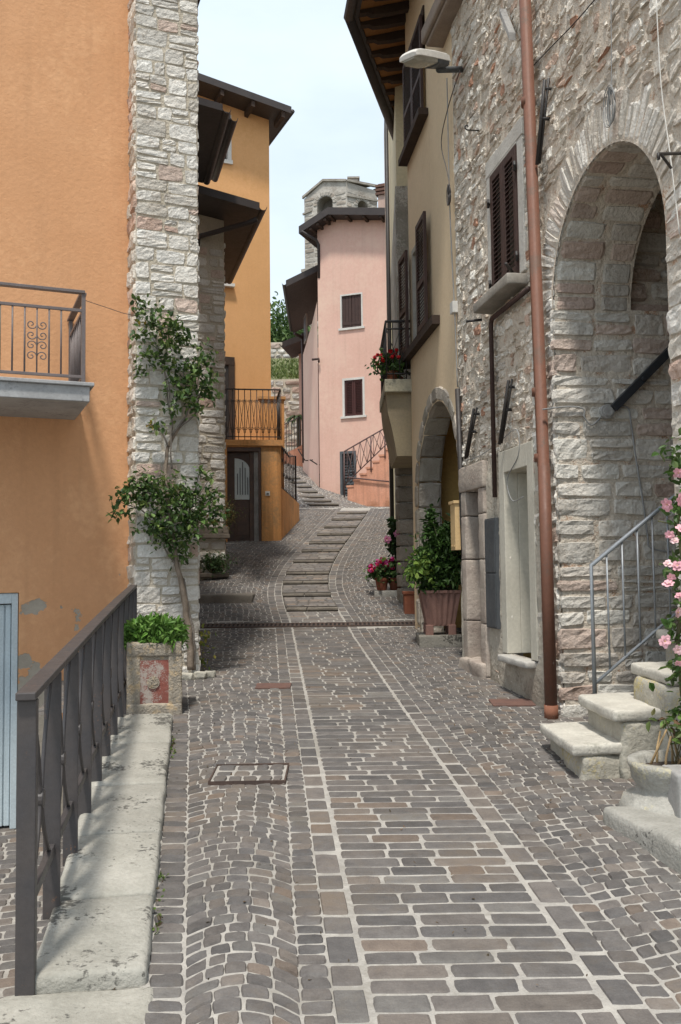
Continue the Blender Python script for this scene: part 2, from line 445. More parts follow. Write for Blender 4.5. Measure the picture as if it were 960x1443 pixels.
# arc cobbles
mb = MB()
def panel(xl, xr, y0, y1, sag, pitch=.077, n_of=None):
    R4 = []; y = y0
    rows = []
    while y < y1:
        wd = float(xr(y)-xl(y)); n = max(1, int(round(wd/.084))); off = rng.uniform(-.25, .25)
        ed = np.concatenate([[0], (np.arange(1, n)+off+rng.uniform(-.14, .14, n-1))/n, [1]])
        for i in range(n): rows.append((ed[i], ed[i+1], y, y+pitch))
        y += pitch
    def surf(a, b, w):
        # a: across 0..1 scaled by 1000 to keep gap metric handled outside
        s = a; yb = b+sag*(1-(2*s-1)**2)-sag*.5
        x = xl(yb)+(xr(yb)-xl(yb))*s
        return gsurf(x, yb, w)
    return np.array(rows), surf
def pave_panel(xl, xr, y0, y1, sag, pal=SETT):
    rows, surf = panel(xl, xr, y0, y1, sag)
    wd = float(np.mean(xr(np.array([y0, y1]))-xl(np.array([y0, y1]))))
    rows[:, :2] *= wd
    keep = rows
    stones(mb, keep, lambda a, b, w: surf(a/wd, b, w), .0035, .008, .0022, pal, rng, .0062, -.002, .07, .18, wts=SW, tilt=.0012)
lef = lambda y: cl(y)-HB+.002
def l1(y):
    y = np.asarray(y, float); return np.where(y < 7.2, np.maximum(kerbx(y)+.125, -9), cl(y)-HB-np.interp(y, [7.2, 9, 12, 30], [float(cl(7.2)-HB-kerbx(7.2)-.125), 1.0, 1.1, 1.1]))
rig = lambda y: cl(y)+HB-.002
def off(f, d): return lambda y: f(y)+d
pave_panel(l1, off(lef, -.105), -.8, 12.02, .12)
pave_panel(off(lef, -.105), lef, -1, 12.1, .0)
pave_panel(off(l1, -.125), l1, -.9, 7.15, .0)
pave_panel(off(l1, -1.2), l1, 7.3, 12.0, .18)
pave_panel(off(l1, -2.6), off(l1, -1.2), 8.9, 12.0, .18)
for k_, (a_, b_) in enumerate(((0, .105), (.105, 1.32), (1.32, 2.5), (2.5, 3.7))):
    pave_panel(off(rig, a_), off(rig, b_), -1.0 if k_ < 3 else .5, 12.0, 0 if k_ == 0 else .12)
for a_, b_, s_ in ((-.11, 0, 0), (-1.25, -.11, .24), (-2.4, -1.25, .24), (-3.6, -2.4, .24), (-4.8, -3.6, .2)):
    pave_panel(off(lef, a_), off(lef, b_), 12.5, 24.0 if a_ > -2.3 else 20, s_)
for a_, b_, s_ in ((0, .11, 0), (.11, 1.25, .24), (1.25, 2.4, .24)):
    pave_panel(off(rig, a_), off(rig, b_), 12.5, 24.0, s_)
R = []; y = 12.40
while y < step_y[0]-.02:
    e = min(y+.10, step_y[0]-.005); x = -HW+.01
    while x < HW-.02:
        q = min(x+rng.uniform(.12, .26), HW-.01); q = HW-.01 if HW-q < .08 else q
        R.append((x, q, y, e)); x = q
    y = e
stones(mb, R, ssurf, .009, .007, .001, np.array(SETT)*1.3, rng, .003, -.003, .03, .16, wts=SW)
pave_panel(lambda y: np.asarray(y, float)*0-4.2, lef, 12.375, 12.47, 0); pave_panel(rig, lambda y: np.asarray(y, float)*0+1.7, 12.375, 12.47, 0)
struct(mb.build('cobbled_street', m_sett))
# upper street: rows of setts, and a plain crossing band
mb = MB(); R = []
y = 24.35
while y < 38:
    x = -5.0+rng.uniform(0, .1)
    while x < 3.2:
        w_ = rng.uniform(.10, .15); R.append((x, x+w_, y, y+.12)); x += w_
    y += .12
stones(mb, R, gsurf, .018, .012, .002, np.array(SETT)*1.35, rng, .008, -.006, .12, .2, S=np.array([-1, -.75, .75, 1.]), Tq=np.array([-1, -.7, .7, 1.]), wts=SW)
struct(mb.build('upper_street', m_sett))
# shallow steps climbing the middle of the street
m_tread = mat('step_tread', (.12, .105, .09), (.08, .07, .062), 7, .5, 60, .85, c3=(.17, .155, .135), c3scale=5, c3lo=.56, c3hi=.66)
def step_run(cx_, sy, hw, name, rise=.050):
    ba = MB(); bb = MB()
    for k in range(len(sy)-1):
        y0, y1 = sy[k], sy[k+1]
        za = gz(cx_(y0), y0)+rise; zb = gz(cx_(y1), y1)+.004
        m = 4; 
        for i in range(m):
            t0, t1 = i/m, (i+1)/m; ya, yb = y0+(y1-y0)*t0, y0+(y1-y0)*t1
            if i == 0: ya = y0+.145
            p0 = za+(zb-za)*((ya-y0)/(y1-y0)); p1 = za+(zb-za)*((yb-y0)/(y1-y0))
            c0, c1 = cx_(ya), cx_(yb)
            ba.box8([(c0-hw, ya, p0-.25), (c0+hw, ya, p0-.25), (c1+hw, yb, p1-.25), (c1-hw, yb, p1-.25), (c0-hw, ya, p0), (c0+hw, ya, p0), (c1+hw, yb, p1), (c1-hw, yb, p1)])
        # tread setts
        def sf(a, b, w, y0=y0, y1=y1, za=za, zb=zb):
            return np.stack([a+cx_(b), b, za+(zb-za)*(b-y0)/(y1-y0)+w], -1)
        R = []; y = y0+.15
        while y < y1-.03:
            e = min(y+.10, y1); x = -hw+.01
            while x < hw-.02:
                q = min(x+rng.uniform(.12, .26), hw-.01); q = hw-.01 if hw-q < .08 else q
                R.append((x, q, y, e)); x = q
            y = e
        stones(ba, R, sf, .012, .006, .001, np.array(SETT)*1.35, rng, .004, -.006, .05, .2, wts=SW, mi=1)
        # nosing stones
        x = -hw
        while x < hw-.02:
            q = min(x+rng.uniform(.28, .42), hw); q = hw if hw-q < .15 else q
            ba.rblock(((x+q)/2+cx_(y0+.07), y0+.07, za-.015), ((q-x)/2-.004, .078, .021), r=.012, amp=.004, cuts=3, c=rng.uniform(.8, 1.1)*np.array([1.0, .96, .9]), mi=2)
            x = q
        c0 = cx_(y0+.07); ba.box(c0-hw+.005, c0+hw-.005, y0+.018, y0+.16, za-.3, za-.034, mi=0)  # dark riser block: nosing shadow and moss put into its colour
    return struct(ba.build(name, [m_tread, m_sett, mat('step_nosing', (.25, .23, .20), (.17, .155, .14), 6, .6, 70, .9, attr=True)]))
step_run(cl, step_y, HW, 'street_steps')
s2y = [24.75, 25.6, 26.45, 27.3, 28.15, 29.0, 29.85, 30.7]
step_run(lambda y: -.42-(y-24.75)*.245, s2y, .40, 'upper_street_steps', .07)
# ---- lower yard by the garage
mb = MB(); ZY = -.79
mb.add([(-12, -8, ZY), (kerbx(-8)-.5, -8, ZY), (kerbx(8.6)-.3, 8.6, ZY), (-2.2, 8.9, ZY), (-12, 8.9, ZY)], [(0, 1, 2, 3, 4)])
struct(mb.build('yard_ground', m_mortar))
mb = MB(); R = []; y = 2.5
while y < 9.0:
    x = -5.2+rng.uniform(0, .1)
    while x < -1.2:
        w_ = rng.uniform(.12, .24); R.append((x, x+w_, y, y+.12)); x += w_
    y += .12
def yard(a, b, w):
    return np.stack([a-.25*(b-5), b+.35*a+1, ZY+.002+w], -1)
R = np.array(R)
stones(mb, R, yard, .010, .010, .0015, np.array(SETT)*1.1, rng, .005, -.006, .06, .15, wts=SW)
struct(mb.build('yard_paving', m_sett))
# big terrain under everything
mb = MB(); xs = [-300, -80, -30, -14, 0, 14, 30, 80, 300]; ys = [-300, -60, -20, 0, 12, 24, 34, 44, 60, 90, 300]
v = []
for y in ys:
    for x in xs:
        z = float(np.interp(y, [-300, -60, -12, 0, 12, 24, 45, 90, 300], [-30, -10, -2.6, -2.2, -.8, 1.4, 5.6, 9, 12]))-abs(x)*.02
        v.append((x, y, z))
nx_ = len(xs)
mb.add(v, [(j*nx_+i, j*nx_+i+1, (j+1)*nx_+i+1, (j+1)*nx_+i) for j in range(len(ys)-1) for i in range(nx_-1)])
struct(mb.build('hillside', m_earth))

# ================================================================ KERB LEDGE, RAILING
m_limestone = mat('weathered_limestone', (.37, .355, .32), (.27, .26, .23), 5, .7, 45, .92, attr=True, c3=(.10, .095, .085), c3scale=2.6, c3lo=.57, c3hi=.63, disp=.014)
mb = MB(); y = 3.08; lens = [.62, .70, .78, .92, .95]; i_ = 0
dirk = Vector((-.1605, 1, .061)).normalized(); sidek = Vector((1, .1605, 0)).normalized()
while y < 6.95:
    ln = lens[i_ % 5]; e_ = min(y+ln, 6.98)
    if 6.98-e_ < .3: e_ = 6.98
    ym = (y+e_)/2; hw_ = .185+.012*(ym-3); cxk = float(kerbx(ym))-hw_+.0
    zt = gz(0, ym)+.062
    R3 = Matrix((sidek, dirk, sidek.cross(dirk))).transposed()
    c_ = rng.uniform(.88, 1.1)
    mb.rblock((cxk, ym, zt-.16), (hw_, (e_-y)/2*1.013-.003, .16), R3, .028, .007, 9, 5, c=(c_, c_*.99, c_*.96))
    y = e_; i_ += 1
mb.rblock((-.82, 2.76, .0), (.25, .34, .18), R3, .03, .012, 12, 9, c=(1.0, .98, .94))
mb.rblock((-.72, 1.85, -.02), (.24, .55, .15), R3, .05, .02, 9, 4, c=(1.0, .98, .94))
struct(mb.build('kerb', m_limestone, smooth=True))
# retaining wall below the ledge
m_conc = mat('concrete', (.36, .35, .33), (.27, .26, .25), 3, .4, 50, .9, c3=(.16, .155, .15), c3scale=2, c3lo=.6, c3hi=.75, streak=.35)
mb = MB()
for a_, b_ in zip(np.arange(-2, 8.6, .53)[:-1], np.arange(-2, 8.6, .53)[1:]):
    def o_(y): return float(kerbx(y))-(.39+.03*(y-3)*.9)*1.0
    mb.box8([(o_(a_), a_, -.95), (kerbx(a_)-.03, a_, -.95), (kerbx(b_)-.03, b_, -.95), (o_(b_), b_, -.95),
             (o_(a_), a_, gz(0, a_)-.10), (kerbx(a_)-.03, a_, gz(0, a_)-.10), (kerbx(b_)-.03, b_, gz(0, b_)-.10), (o_(b_), b_, gz(0, b_)-.10)])
tag(mb.build('retaining_wall', m_conc), 'low concrete retaining wall under the pale kerb stones beside the yard', 'wall')
# railing
m_iron = mat('dark_painted_iron', (.045, .042, .044), (.062, .052, .048), 5, .25, 90, .5, spec=.45, c3=(.13, .075, .05), c3scale=4, c3lo=.66, c3hi=.72, disp=.003)
m_iron2 = mat('black_wrought_iron', (.022, .02, .02), (.035, .028, .025), 6, .2, 80, .55, spec=.4)
ra = Vector((-1.03, 3.05, 0)); rb = Vector((-1.90, 8.45, 0)); rd = (rb-ra)
def rp(t, z=0):
    q = ra+rd*t; zz = 1.135+t*(1.395-1.135)+.01*math.sin(t*math.pi)
    return Vector((q.x, q.y, zz+z))
RL = T('metal_railing', 'long dark grey iron railing with crossed rods and discs along the kerb', 'railing', (ra.x, ra.y, .1))
side_r = Vector((rd.y, -rd.x, 0)).normalized()
mb = MB()
for i in range(8):
    a_, b_ = rp(i/8), rp((i+1)/8)
    if i == 0: a_ = a_-rd.normalized()*.05
    w_ = side_r*.032
    mb.box8([a_-w_, a_+w_, b_+w_, b_-w_, a_-w_+Z3*.026, a_+w_+Z3*.026, b_+w_+Z3*.026, b_-w_+Z3*.026])
mb.build('handrail', m_iron, RL, bevel=.004)
NB = 10; BOT = -.86
mb = MB(); w_ = side_r*.012
for i in range(8):
    a_, b_ = rp(i/8, BOT+.17), rp((i+1)/8, BOT+.17)
    mb.box8([a_-w_, a_+w_, b_+w_, b_-w_, a_-w_+Z3*.04, a_+w_+Z3*.04, b_+w_+Z3*.04, b_-w_+Z3*.04])
mb.build('bottom_rail', m_iron, RL, bevel=.002)
for i in range(NB+1):
    t = i/NB; mb = MB(); q = rp(t, -.002); lo = q.z-(.99 if i == 0 else .93)
    dn = rd.normalized()*(.006 if i else .024); ww = side_r*(.032 if i else .03)
    b0 = Vector((q.x, q.y, lo))
    mb.box8([b0-ww-dn, b0+ww-dn, b0+ww+dn, b0-ww+dn, q-ww-dn, q+ww-dn, q+ww+dn, q-ww+dn])
    mb.build('post', m_iron, RL, bevel=.003)
for i in range(NB):
    t0, t1 = i/NB, (i+1)/NB; tm = (t0+t1)/2; mz = -.40; mb = MB()
    for sg in (-1, 1):
        pts = []
        for k in range(13):
            s_ = k/12; tt = tm+(t1-t0)*.40*sg*(abs(s_-.5)*2)**1.7*(1 if s_ > .5 else 1)+(t1-t0)*.03*sg
            pts.append(rp(tt, mz+(s_-.5)*(.80 if s_ > .5 else .56)))
        mb.tube(pts, .0085, 6)
    ob = mb.build('curved_rod', m_iron, RL, smooth=True)
    mb = MB(); q = rp(tm, mz); R3 = Matrix((rd.normalized(), Z3, side_r)).transposed()
    ring = [(0.034*math.cos(a), .034*math.sin(a)) for a in np.linspace(0, 2*math.pi, 17)[:-1]]
    mb.prism([q+rd.normalized()*x+Z3*z-side_r*.012 for x, z in ring], side_r*.024)
    mb.build('disc', m_iron, RL, bevel=.003)

# ================================================================ ORANGE HOUSE (left)
E_ = (.92, .39)
m_orange = mat('orange_render', (.615, .33, .17), (.56, .29, .145), .7, .5, 28, .93, c3=(.70, .395, .21), c3scale=.9, c3lo=.5, c3hi=.8,
               peel=(-.75, 1.9, (.40, .355, .29)), streak=.16, disp=.010, fa=.05)
FO = Fr(-2.06, 8.92, *E_)
OH = T('orange_house', 'tall orange rendered house front with peeling plaster and a balcony, at the left edge', 'house', (-4.5, 7.9, ZY))
g0 = FO.uv(30, 832); g1 = FO.uv(30, 1168)
mb = MB()
gh = ('rect', g0[0]-2.6, g0[0]-.02, ZY, g0[1]-.02)
sheet(mb, FO, -7, .55, ZY, 9.5, [gh])
mb.add([FO.p(-7, ZY), FO.p(-7, ZY, -5), FO.p(-7, 9.5, -5), FO.p(-7, 9.5), FO.p(.55, ZY), FO.p(.55, ZY, -5), FO.p(.55, 9.5, -5), FO.p(.55, 9.5)],
       [(0, 1, 2, 3), (4, 7, 6, 5), (3, 2, 6, 7), (1, 5, 6, 2)])
for p_, q_ in ((gh[1], gh[1]), (gh[2], gh[2])):
    mb.add([FO.p(p_, ZY, 0), FO.p(p_, gh[4], 0), FO.p(p_, gh[4], -.12), FO.p(p_, ZY, -.12)], [(0, 1, 2, 3)])
mb.add([FO.p(gh[1], gh[4], 0), FO.p(gh[2], gh[4], 0), FO.p(gh[2], gh[4], -.12), FO.p(gh[1], gh[4], -.12)], [(0, 1, 2, 3)])
mb.build('wall', m_orange, OH)
m_door_b = mat('pale_blue_metal', (.50, .57, .60), (.44, .51, .54), 4, .1, 60, .45, streak=.15)
mb = MB(); mb.fbox(FO, gh[1]+.01, gh[2]-.06, gh[4]-.10, gh[4]-.005, -.09, -.02)
mb.fbox(FO, gh[2]-.06, gh[2]-.005, ZY+.01, gh[4]-.005, -.09, -.02)
dr = mb.build('garage_door', m_door_b, OH, bevel=.004)
mb = MB(); u = gh[1]+.02
while u < gh[2]-.08:
    mb.fbox(FO, u, min(u+.085, gh[2]-.064), ZY+.03, gh[4]-.11, -.10, -.065); u += .098
mb.fbox(FO, gh[1]+.02, gh[2]-.064, ZY+.03, gh[4]-.11, -.13, -.085)
mb.build('slatted_panel', m_door_b, dr, bevel=.006)
# balcony
bw = 1.02
b1_ = FO.uv(130, 556, bw); sb = b1_[1]
zt = FO.uv(124, 540, bw)[1]; zb = FO.uv(124, 566, bw)[1]
m_slab = mat('balcony_concrete', (.40, .40, .40), (.30, .30, .30), 2.5, .3, 40, .9, c3=(.20, .20, .20), c3scale=2, c3lo=.55, c3hi=.7, streak=.3)
mb = MB(); ur = b1_[0]-.02
mb.fbox(FO, -5, ur, zb, zt-.028, .001, bw)
mb.fbox(FO, -5.02, ur+.035, zt-.028, zt+.004, .001, bw+.03)
BAL = mb.build('balcony', m_slab, OH, bevel=.006)
m_rail = mat('grey_brown_iron', (.16, .13, .125), (.12, .10, .095), 5, .15, 80, .5, spec=.4)
mb = MB(); zr = FO.uv(120, 415, bw-.06)[1]; z0 = zt+.06
ua = ur-.05; wf = bw-.05
mb.fbox(FO, -4.9, ua+.01, zr, zr+.025, wf-.03, wf+.03); mb.fbox(FO, ua-.028, ua+.03, zr+.001, zr+.024, .01, wf-.03)
mb.fbox(FO, -4.9, ua, zr-.16, zr-.135, wf-.012, wf+.012); mb.fbox(FO, ua-.012, ua+.012, zr-.16, zr-.135, .01, wf)
mb.fbox(FO, -4.9, ua, z0-.012, z0+.012, wf-.012, wf+.012); mb.fbox(FO, ua-.012, ua+.012, z0-.012, z0+.012, .01, wf)
for uu, ww_ in ((ua, wf), (ua, .06)): mb.fbox(FO, uu-.017, uu+.017, zt, zr, ww_-.017, ww_+.017)
mb.build('railing', m_rail, BAL, bevel=.002)
us = FO.uv(52, 480, wf)[0]
mb = MB(); u = us+.196; kk = 0
while u > -4.9:
    if kk != 2 and kk != 14: mb.tube([FO.p(u, z0, wf), FO.p(u, zr-.15, wf)], .0085, 6)
    u -= .098; kk += 1
for k in range(1, 9):
    mb.tube([FO.p(ua, z0, wf*k/9), FO.p(ua, zr-.15, wf*k/9)], .0085, 6)
mb.build('baluster', m_rail, BAL, smooth=True)
e1 = Vector((FO.e[0], FO.e[1], 0))
for base in (us, us-1.176):
    mb = MB()
    mb.tube([FO.p(base, z0, wf), FO.p(base, zr-.15, wf)], .007, 6)
    zc = (z0+zr-.15)/2
    for sg in (-1, 1):
        for dz in (-.135, -.045, .045, .135):
            mb.tube(spiral(FO.p(base+sg*.045, zc+dz, wf), e1*sg, Z3*(1 if dz > 0 else -1), .044, 1.3, math.pi, 20), .005, 5)
    mb.build('scrollwork', m_rail, BAL, smooth=True)
# clothes line from balcony to the pillar
mb = MB(); mb.tube([FO.p(ua, zr-.05, wf), FO.p(ua+.4, zr-.03, .6), FO.p(.5, zr+.06, .02)], .003, 5)
tag(mb.build('clothes_line', m_rail), 'thin wire stretched from the left balcony rail to the stone pillar', 'wire')

# ================================================================ STONE PILLAR BUILDING
m_stone = mat('limestone_blocks', (1, .98, .95), (.82, .79, .75), 5, .8, 26, .97, spec=.1, attr=True, disp=.03, c3=(.62, .56, .50), c3scale=4, c3lo=.55, c3hi=.75)
m_smort = mat('sandy_mortar', (.52, .46, .37), (.42, .37, .29), 4, 1.0, 30, .97, disp=.02)
PW = .35
uL = FO.uv(190, 700, PW)[0]; uR = FO.uv(281, 760, PW)[0]
SP = T('stone_pillar', 'tall pillar of pale squared limestone blocks with the climbing rose, beside the orange house', 'wall', FO.p((uL+uR)/2, .5, 0))
rg = np.random.default_rng(11)
mb = MB(); FP = Fr(*FO.p(0, 0, PW)[:2], *E_)
mb.fbox(FO, uL+.008, uR-.008, -.8, 9.4, -2.5, PW-.004, mi=1)
R = courses(uL, uR, .3, 9.4, rg, (.11, .18), (.13, .33), wob=.25)
stones(mb, R, flat(FP), .010, .007, .0045, WHITE_PINK, rg, .012, -.016, .07, .12, wts=(6, 7, 2.4, 1.6, 1, 7), tilt=.003, S=S8, Tq=T7)
FS = FO.side(uL, PW, False)      # left flank
R = courses(0, .36, -.8, 9.4, rg, (.10, .2), (.12, .3))
FSl = Fr(*FO.p(uL, 0, 0)[:2], FO.n[0], FO.n[1])
R = courses(-.01, PW, -.8, 9.4, rg, (.1, .19), (.12, .34))
stones(mb, R, flat(FSl), .014, .014, .010, np.array(WHITE_PINK)*np.array([1, .95, .9]), rg, .016, -.016, .1, .12, wts=(4, 4, 4, 2, 1, 3), tilt=.006)
FSr = FO.side(uR, PW, True)
R = courses(0, 2.8, .3, 9.4, rg, (.1, .17), (.14, .36))
stones(mb, R, flat(FSr), .012, .012, .006, WHITE_PINK, rg, .012, -.02, .1, .14, wts=(6, 6, 3, 2, 1, 5))
mb.build('wall', [m_stone, m_smort], SP)
m_roof = mat('dark_brown_sheet', (.035, .028, .027), (.05, .04, .037), 4, .2, 50, .6, spec=.35)
m_under = mat('dark_boards', (.06, .038, .026), (.04, .026, .02), 6, .2, 40, .8)
def slabroof(P1, P2, P3, th=.10, name='roof', parent=None, gut=True, m=None):
    P1, P2, P3 = Vector(P1), Vector(P2), Vector(P3); P4 = P1+(P3-P2)
    mb = MB(); mb.prism([P1, P2, P3, P4], (0, 0, th))
    r = mb.build(name, m or m_roof, parent)
    if gut:
        mb = MB(); o = (P2-P1).normalized()*.05
        pts = []; D = (P3-P2)
        for k in range(2):
            for a in np.linspace(math.pi, 2*math.pi, 9): pass
        prof = [(.075*math.cos(a), .075*math.sin(a)) for a in np.linspace(math.pi, 2*math.pi, 9)]
        h = Vector((o.x, o.y, 0)).normalized()
        outl = [P2+h*(.06+x)+Z3*(th*.6+z) for x, z in prof]+[P2+h*(.06+x*.9)+Z3*(th*.6+z*.9) for x, z in prof[::-1]]
        mb.prism(outl, D)
        mb.build('gutter', m_roof, r, smooth=False)
    return r
slabroof((-3.2, 9.1, 7.62), P(290, -22, 9.2), P(277, 16, 9.75), name='roof', parent=SP, gut=False)

# annex behind, with its low roof
rg = np.random.default_rng(12)
FA = Fr(*P(318, 700, 15.5)[:2], *E_)
AN = T('stone_house', 'narrow limestone house wall under two dark eaves, behind the pillar', 'house', FA.p(-.5, 1.4, 0))
mb = MB(); ztop = FA.uv(300, 288)[1]
mb.fbox(FA, -2.2, -.008, .9, ztop+.12, -2.4, -.004, mi=1)
R = courses(-1.6, 0, 1.0, ztop-.75, rg, (.10, .2), (.14, .4), wob=.2)
stones(mb, R, flat(FA), .02, .014, .006, np.array(WHITE_PINK)*.98, rg, .016, -.016, .1, .12, wts=(6, 6, 4, 2, 1, 4), tilt=.004)
R = courses(0, 2.0, 1.0, ztop-.6, rg, (.12, .2), (.2, .4))
stones(mb, R, flat(FA.side(0)), .03, .022, .008, WHITE_PINK, rg, .016, -.02, .12, .14)
mb.build('wall', [m_stone, m_smort], AN)
p2 = P(366, 296, 14.9); zz_ = p2.z
def at_z(x, y, z):
    v = ray(x, y); t = (z-EYE)/v.z; return Vector((v.x*t, v.y*t, z))
slabroof(P(268, 268, 14.4), p2, at_z(319, 400, zz_), .13, 'roof', AN)
mb = MB(); mb.tube([P(362, 309, 15.0), P(350, 314, 15.05), P(281, 333, 15.25), P(277, 350, 15.3)], .045, 8); mb.build('drainpipe', m_roof, AN, smooth=True)
slabroof(P(268, 143, 12.2), P(314, 156, 12.5), at_z(286, 258, P(314, 156, 12.5).z), .10, 'roof', AN)
slabroof(P(285, 157, 13.2), P(325, 168, 13.5), at_z(298, 254, P(325, 168, 13.5).z), .10, 'roof', AN)
mb = MB(); q = at_z(283, 262, P(314, 156, 12.5).z); mb.fbox(Fr(q.x-.5, q.y-2.0, *E_), -1.8, .28, ztop+.1, q.z+.02, -2.6, .0); mb.build('upper_wall', mat('grey_render', (.36, .33, .28), (.27, .25, .21), 3, .8, 25, .95), AN)

# ================================================================ ORANGE TOWER HOUSE with the arched door
m_or2 = mat('orange_render_upper', (.65, .355, .16), (.60, .325, .14), .9, .2, 30, .93, streak=.05, c3=(.58, .31, .125), c3scale=.7, c3lo=.55, c3hi=.75, fa=.05)
m_or3 = mat('orange_render_stained', (.60, .29, .105), (.50, .24, .09), 1.6, .3, 30, .93, streak=.75, c3=(.36, .21, .10), c3scale=1.4, c3lo=.5, c3hi=.7)
FT = Fr(*P(382, 560, 21)[:2], *E_)
OT = T('orange_tower_house', 'tall orange house with an arched glass door and a terrace, left of the steps', 'house', FT.p(-.5, 2.0, 0))
wz = FT.uv(380, 152)[1]
mb = MB(); wn = (FT.uv(298, 160), FT.uv(322, 226))
wr = ('rect', wn[0][0], wn[1][0], wn[1][1], wn[0][1]+.0)
# front wall follows the sloping roof
tipu, tipz = FT.uv(415, 158, .6); lfu, lfz = FT.uv(277, 108, .6); slope = (lfz-tipz)/(lfu-tipu); wz = tipz-.25
def rfz(u): return tipz-.05+slope*(u-tipu)
sheet(mb, FT, -5, 0, 1.5, wz, [wr])
mb.add([FT.p(-5, wz), FT.p(0, wz), FT.p(0, rfz(0)+.05), FT.p(-5, rfz(-5)+.05)], [(0, 1, 2, 3)])
sd_ = FT.side(0)
mb.add([sd_.p(0, 1.5), sd_.p(4, 1.5), sd_.p(4, rfz(0)), sd_.p(0, rfz(0))], [(0, 1, 2, 3)])
mb.fbox(FT, wr[1], wr[2], wr[3], wr[4], -.5, -.2)
mb.build('wall', m_or2, OT)
m_white = mat('white_paint', (.62, .60, .56), (.52, .50, .46), 3, .15, 50, .7)
m_glass = mat('dark_glass', (.05, .065, .07), (.03, .04, .045), 2, 0, 1, .08, spec=.6)
mb = MB(); mb.fbox(FT, wr[2]-.012, wr[2]+.07, wr[3]-.05, wr[4]+.05, -.12, .015); mb.fbox(FT, wr[1]-.07, wr[2]+.09, wr[3]-.09, wr[3], -.1, .05)
wo = mb.build('window', m_white, OT)
mb = MB(); mb.fbox(FT, wr[1], wr[2]-.02, wr[3], wr[4], -.16, -.13); mb.build('pane', m_glass, wo)
mb = MB(); q = FT.uv(316, 402); mb.fbox(FT, q[0]-.5, q[0]+.22, q[1]-.04, q[1]+.03, 0, .12); mb.build('sill', m_white, OT)
# roof
def rfp(u, w_, dz=0): return FT.p(u, rfz(u)+dz, w_)
mb = MB(); mb.prism([rfp(-5, .6), rfp(tipu-.07, .6), rfp(tipu-.07, -3.2), rfp(-5, -3.2)], (0, 0, .16)); rf = mb.build('roof', m_roof, OT)
for k in range(7): mb = MB(); mb.fbox(FT, -4.2+k*.72, -4.12+k*.72, rfz(-4.2+k*.72)-.13, rfz(-4.2+k*.72)-.0, .0, .56, dv=-.02); mb.build('rafter', m_under, rf)
mb = MB(); mb.tube([rfp(tipu-.04, .6, .06), rfp(tipu-.04, -3.2, .06)], .05, 8); mb.build('gutter', m_roof, rf, smooth=True)
# lower block with the door
A_ = G(318, 765); B_ = G(398, 762); FD = Fr(A_.x, A_.y, B_.x-A_.x, B_.y-A_.y); LB = math.hypot(B_.x-A_.x, B_.y-A_.y); gd = A_.z-.02
zt = FD.uv(350, 622)[1]
d0 = FD.uv(320, 630); d1 = FD.uv(369, 763)
mb = MB(); dh = ('rect', d0[0]-.0, d1[0], gd-.5, d0[1])
sheet(mb, FD, -1.2, LB-.12, gd-.5, zt, [dh])
mb.fbox(FD, dh[2], LB-.12, gd-.5, zt-.002, -2.2, -.001)
cyl = [FD.p(LB-.12+.12*math.sin(a), 0, -.12+.12*math.cos(a)) for a in np.linspace(0, math.pi/2, 7)]
for a_, b_ in zip(cyl[:-1], cyl[1:]): mb.add([(a_[0], a_[1], gd-.5), (b_[0], b_[1], gd-.5), (b_[0], b_[1], zt), (a_[0], a_[1], zt)], [(0, 1, 2, 3)])
q0 = FD.p(LB, 0, -.12); q1 = FD.p(LB, 0, -2.4)
mb.add([(q0[0], q0[1], gd-.5), (q1[0], q1[1], gd-.5), (q1[0], q1[1], zt), (q0[0], q0[1], zt)], [(0, 1, 2, 3)])
mb.add([FD.p(-1.2, zt), FD.p(LB-.12, zt), FD.p(LB, zt, -.12), FD.p(LB, zt, -2.4), FD.p(-1.2, zt, -2.4)], [(0, 1, 2, 3, 4)])
mb.fbox(FD, -1.25, LB+.03, zt-.09, zt+.03, -.1, .05)
pa = FD.uv(373, 560, -1.0); pb = FD.uv(403, 560, -1.0)
mb.fbox(FD, pa[0]-.1, LB+.14, zt+.001, pa[1]-.04, -1.15, -1.0); mb.fbox(FD, pa[0]-.14, LB+.17, pa[1]-.04, pa[1]+.02, -1.2, -.96)
mb.fbox(FD, LB-.02, LB+.14, gd-.5, pa[1]-.04, -2.3, -1.151)
mb.build('entrance_block', m_or3, OT)
m_wood = mat('dark_varnished_wood', (.085, .042, .024), (.055, .028, .018), 8, .2, 60, .45, spec=.4)
m_frost = mat('frosted_glass', (.50, .53, .50), (.42, .45, .43), 5, .05, 30, .25, spec=.5)
mb = MB(); mb.fbox(FD, dh[1], dh[2]-.14, gd, dh[4]-.09, -.20, -.14)
mb.fbox(FD, dh[1], dh[2]-.002, dh[4]-.09, dh[4]-.002, -.22, .012)
mb.fbox(FD, dh[2]-.24, dh[2]-.15, gd, dh[4]-.09, -.2, -.06); mb.fbox(FD, dh[2]-.06, dh[2]-.004, gd, dh[4]-.09, -.2, .01)
DO = mb.build('door', m_wood, OT, bevel=.008)
mb = MB(); mb.fbox(FD, dh[2]-.15, dh[2]-.06, gd, dh[4]-.092, -.2, -.03); mb.build('door_jamb', mat('worn_grey_paint', (.30, .28, .26), (.18, .165, .15), 5, .2, 40, .8, streak=.4), DO)
ga, gb = FD.uv(331, 704, -.14), FD.uv(353, 646, -.14)
ul, ur_ = ga[0], gb[0]; vb_, vt_ = ga[1], gb[1]; R_ = (ur_-ul)
outl = [FD.p(ul, vb_, -.139), FD.p(ur_, vb_, -.139), FD.p(ur_, vt_-.3, -.139)]+[FD.p(ul+R_*math.cos(a)*1.0, vt_-.3+.3*math.sin(a), -.139) for a in np.linspace(.15, math.pi/2, 8)]
mb = MB(); mb.prism([Vector(p) for p in outl], Vector((FD.n[0], FD.n[1], 0))*.012); PN = mb.build('pane', m_frost, DO)
mb = MB()
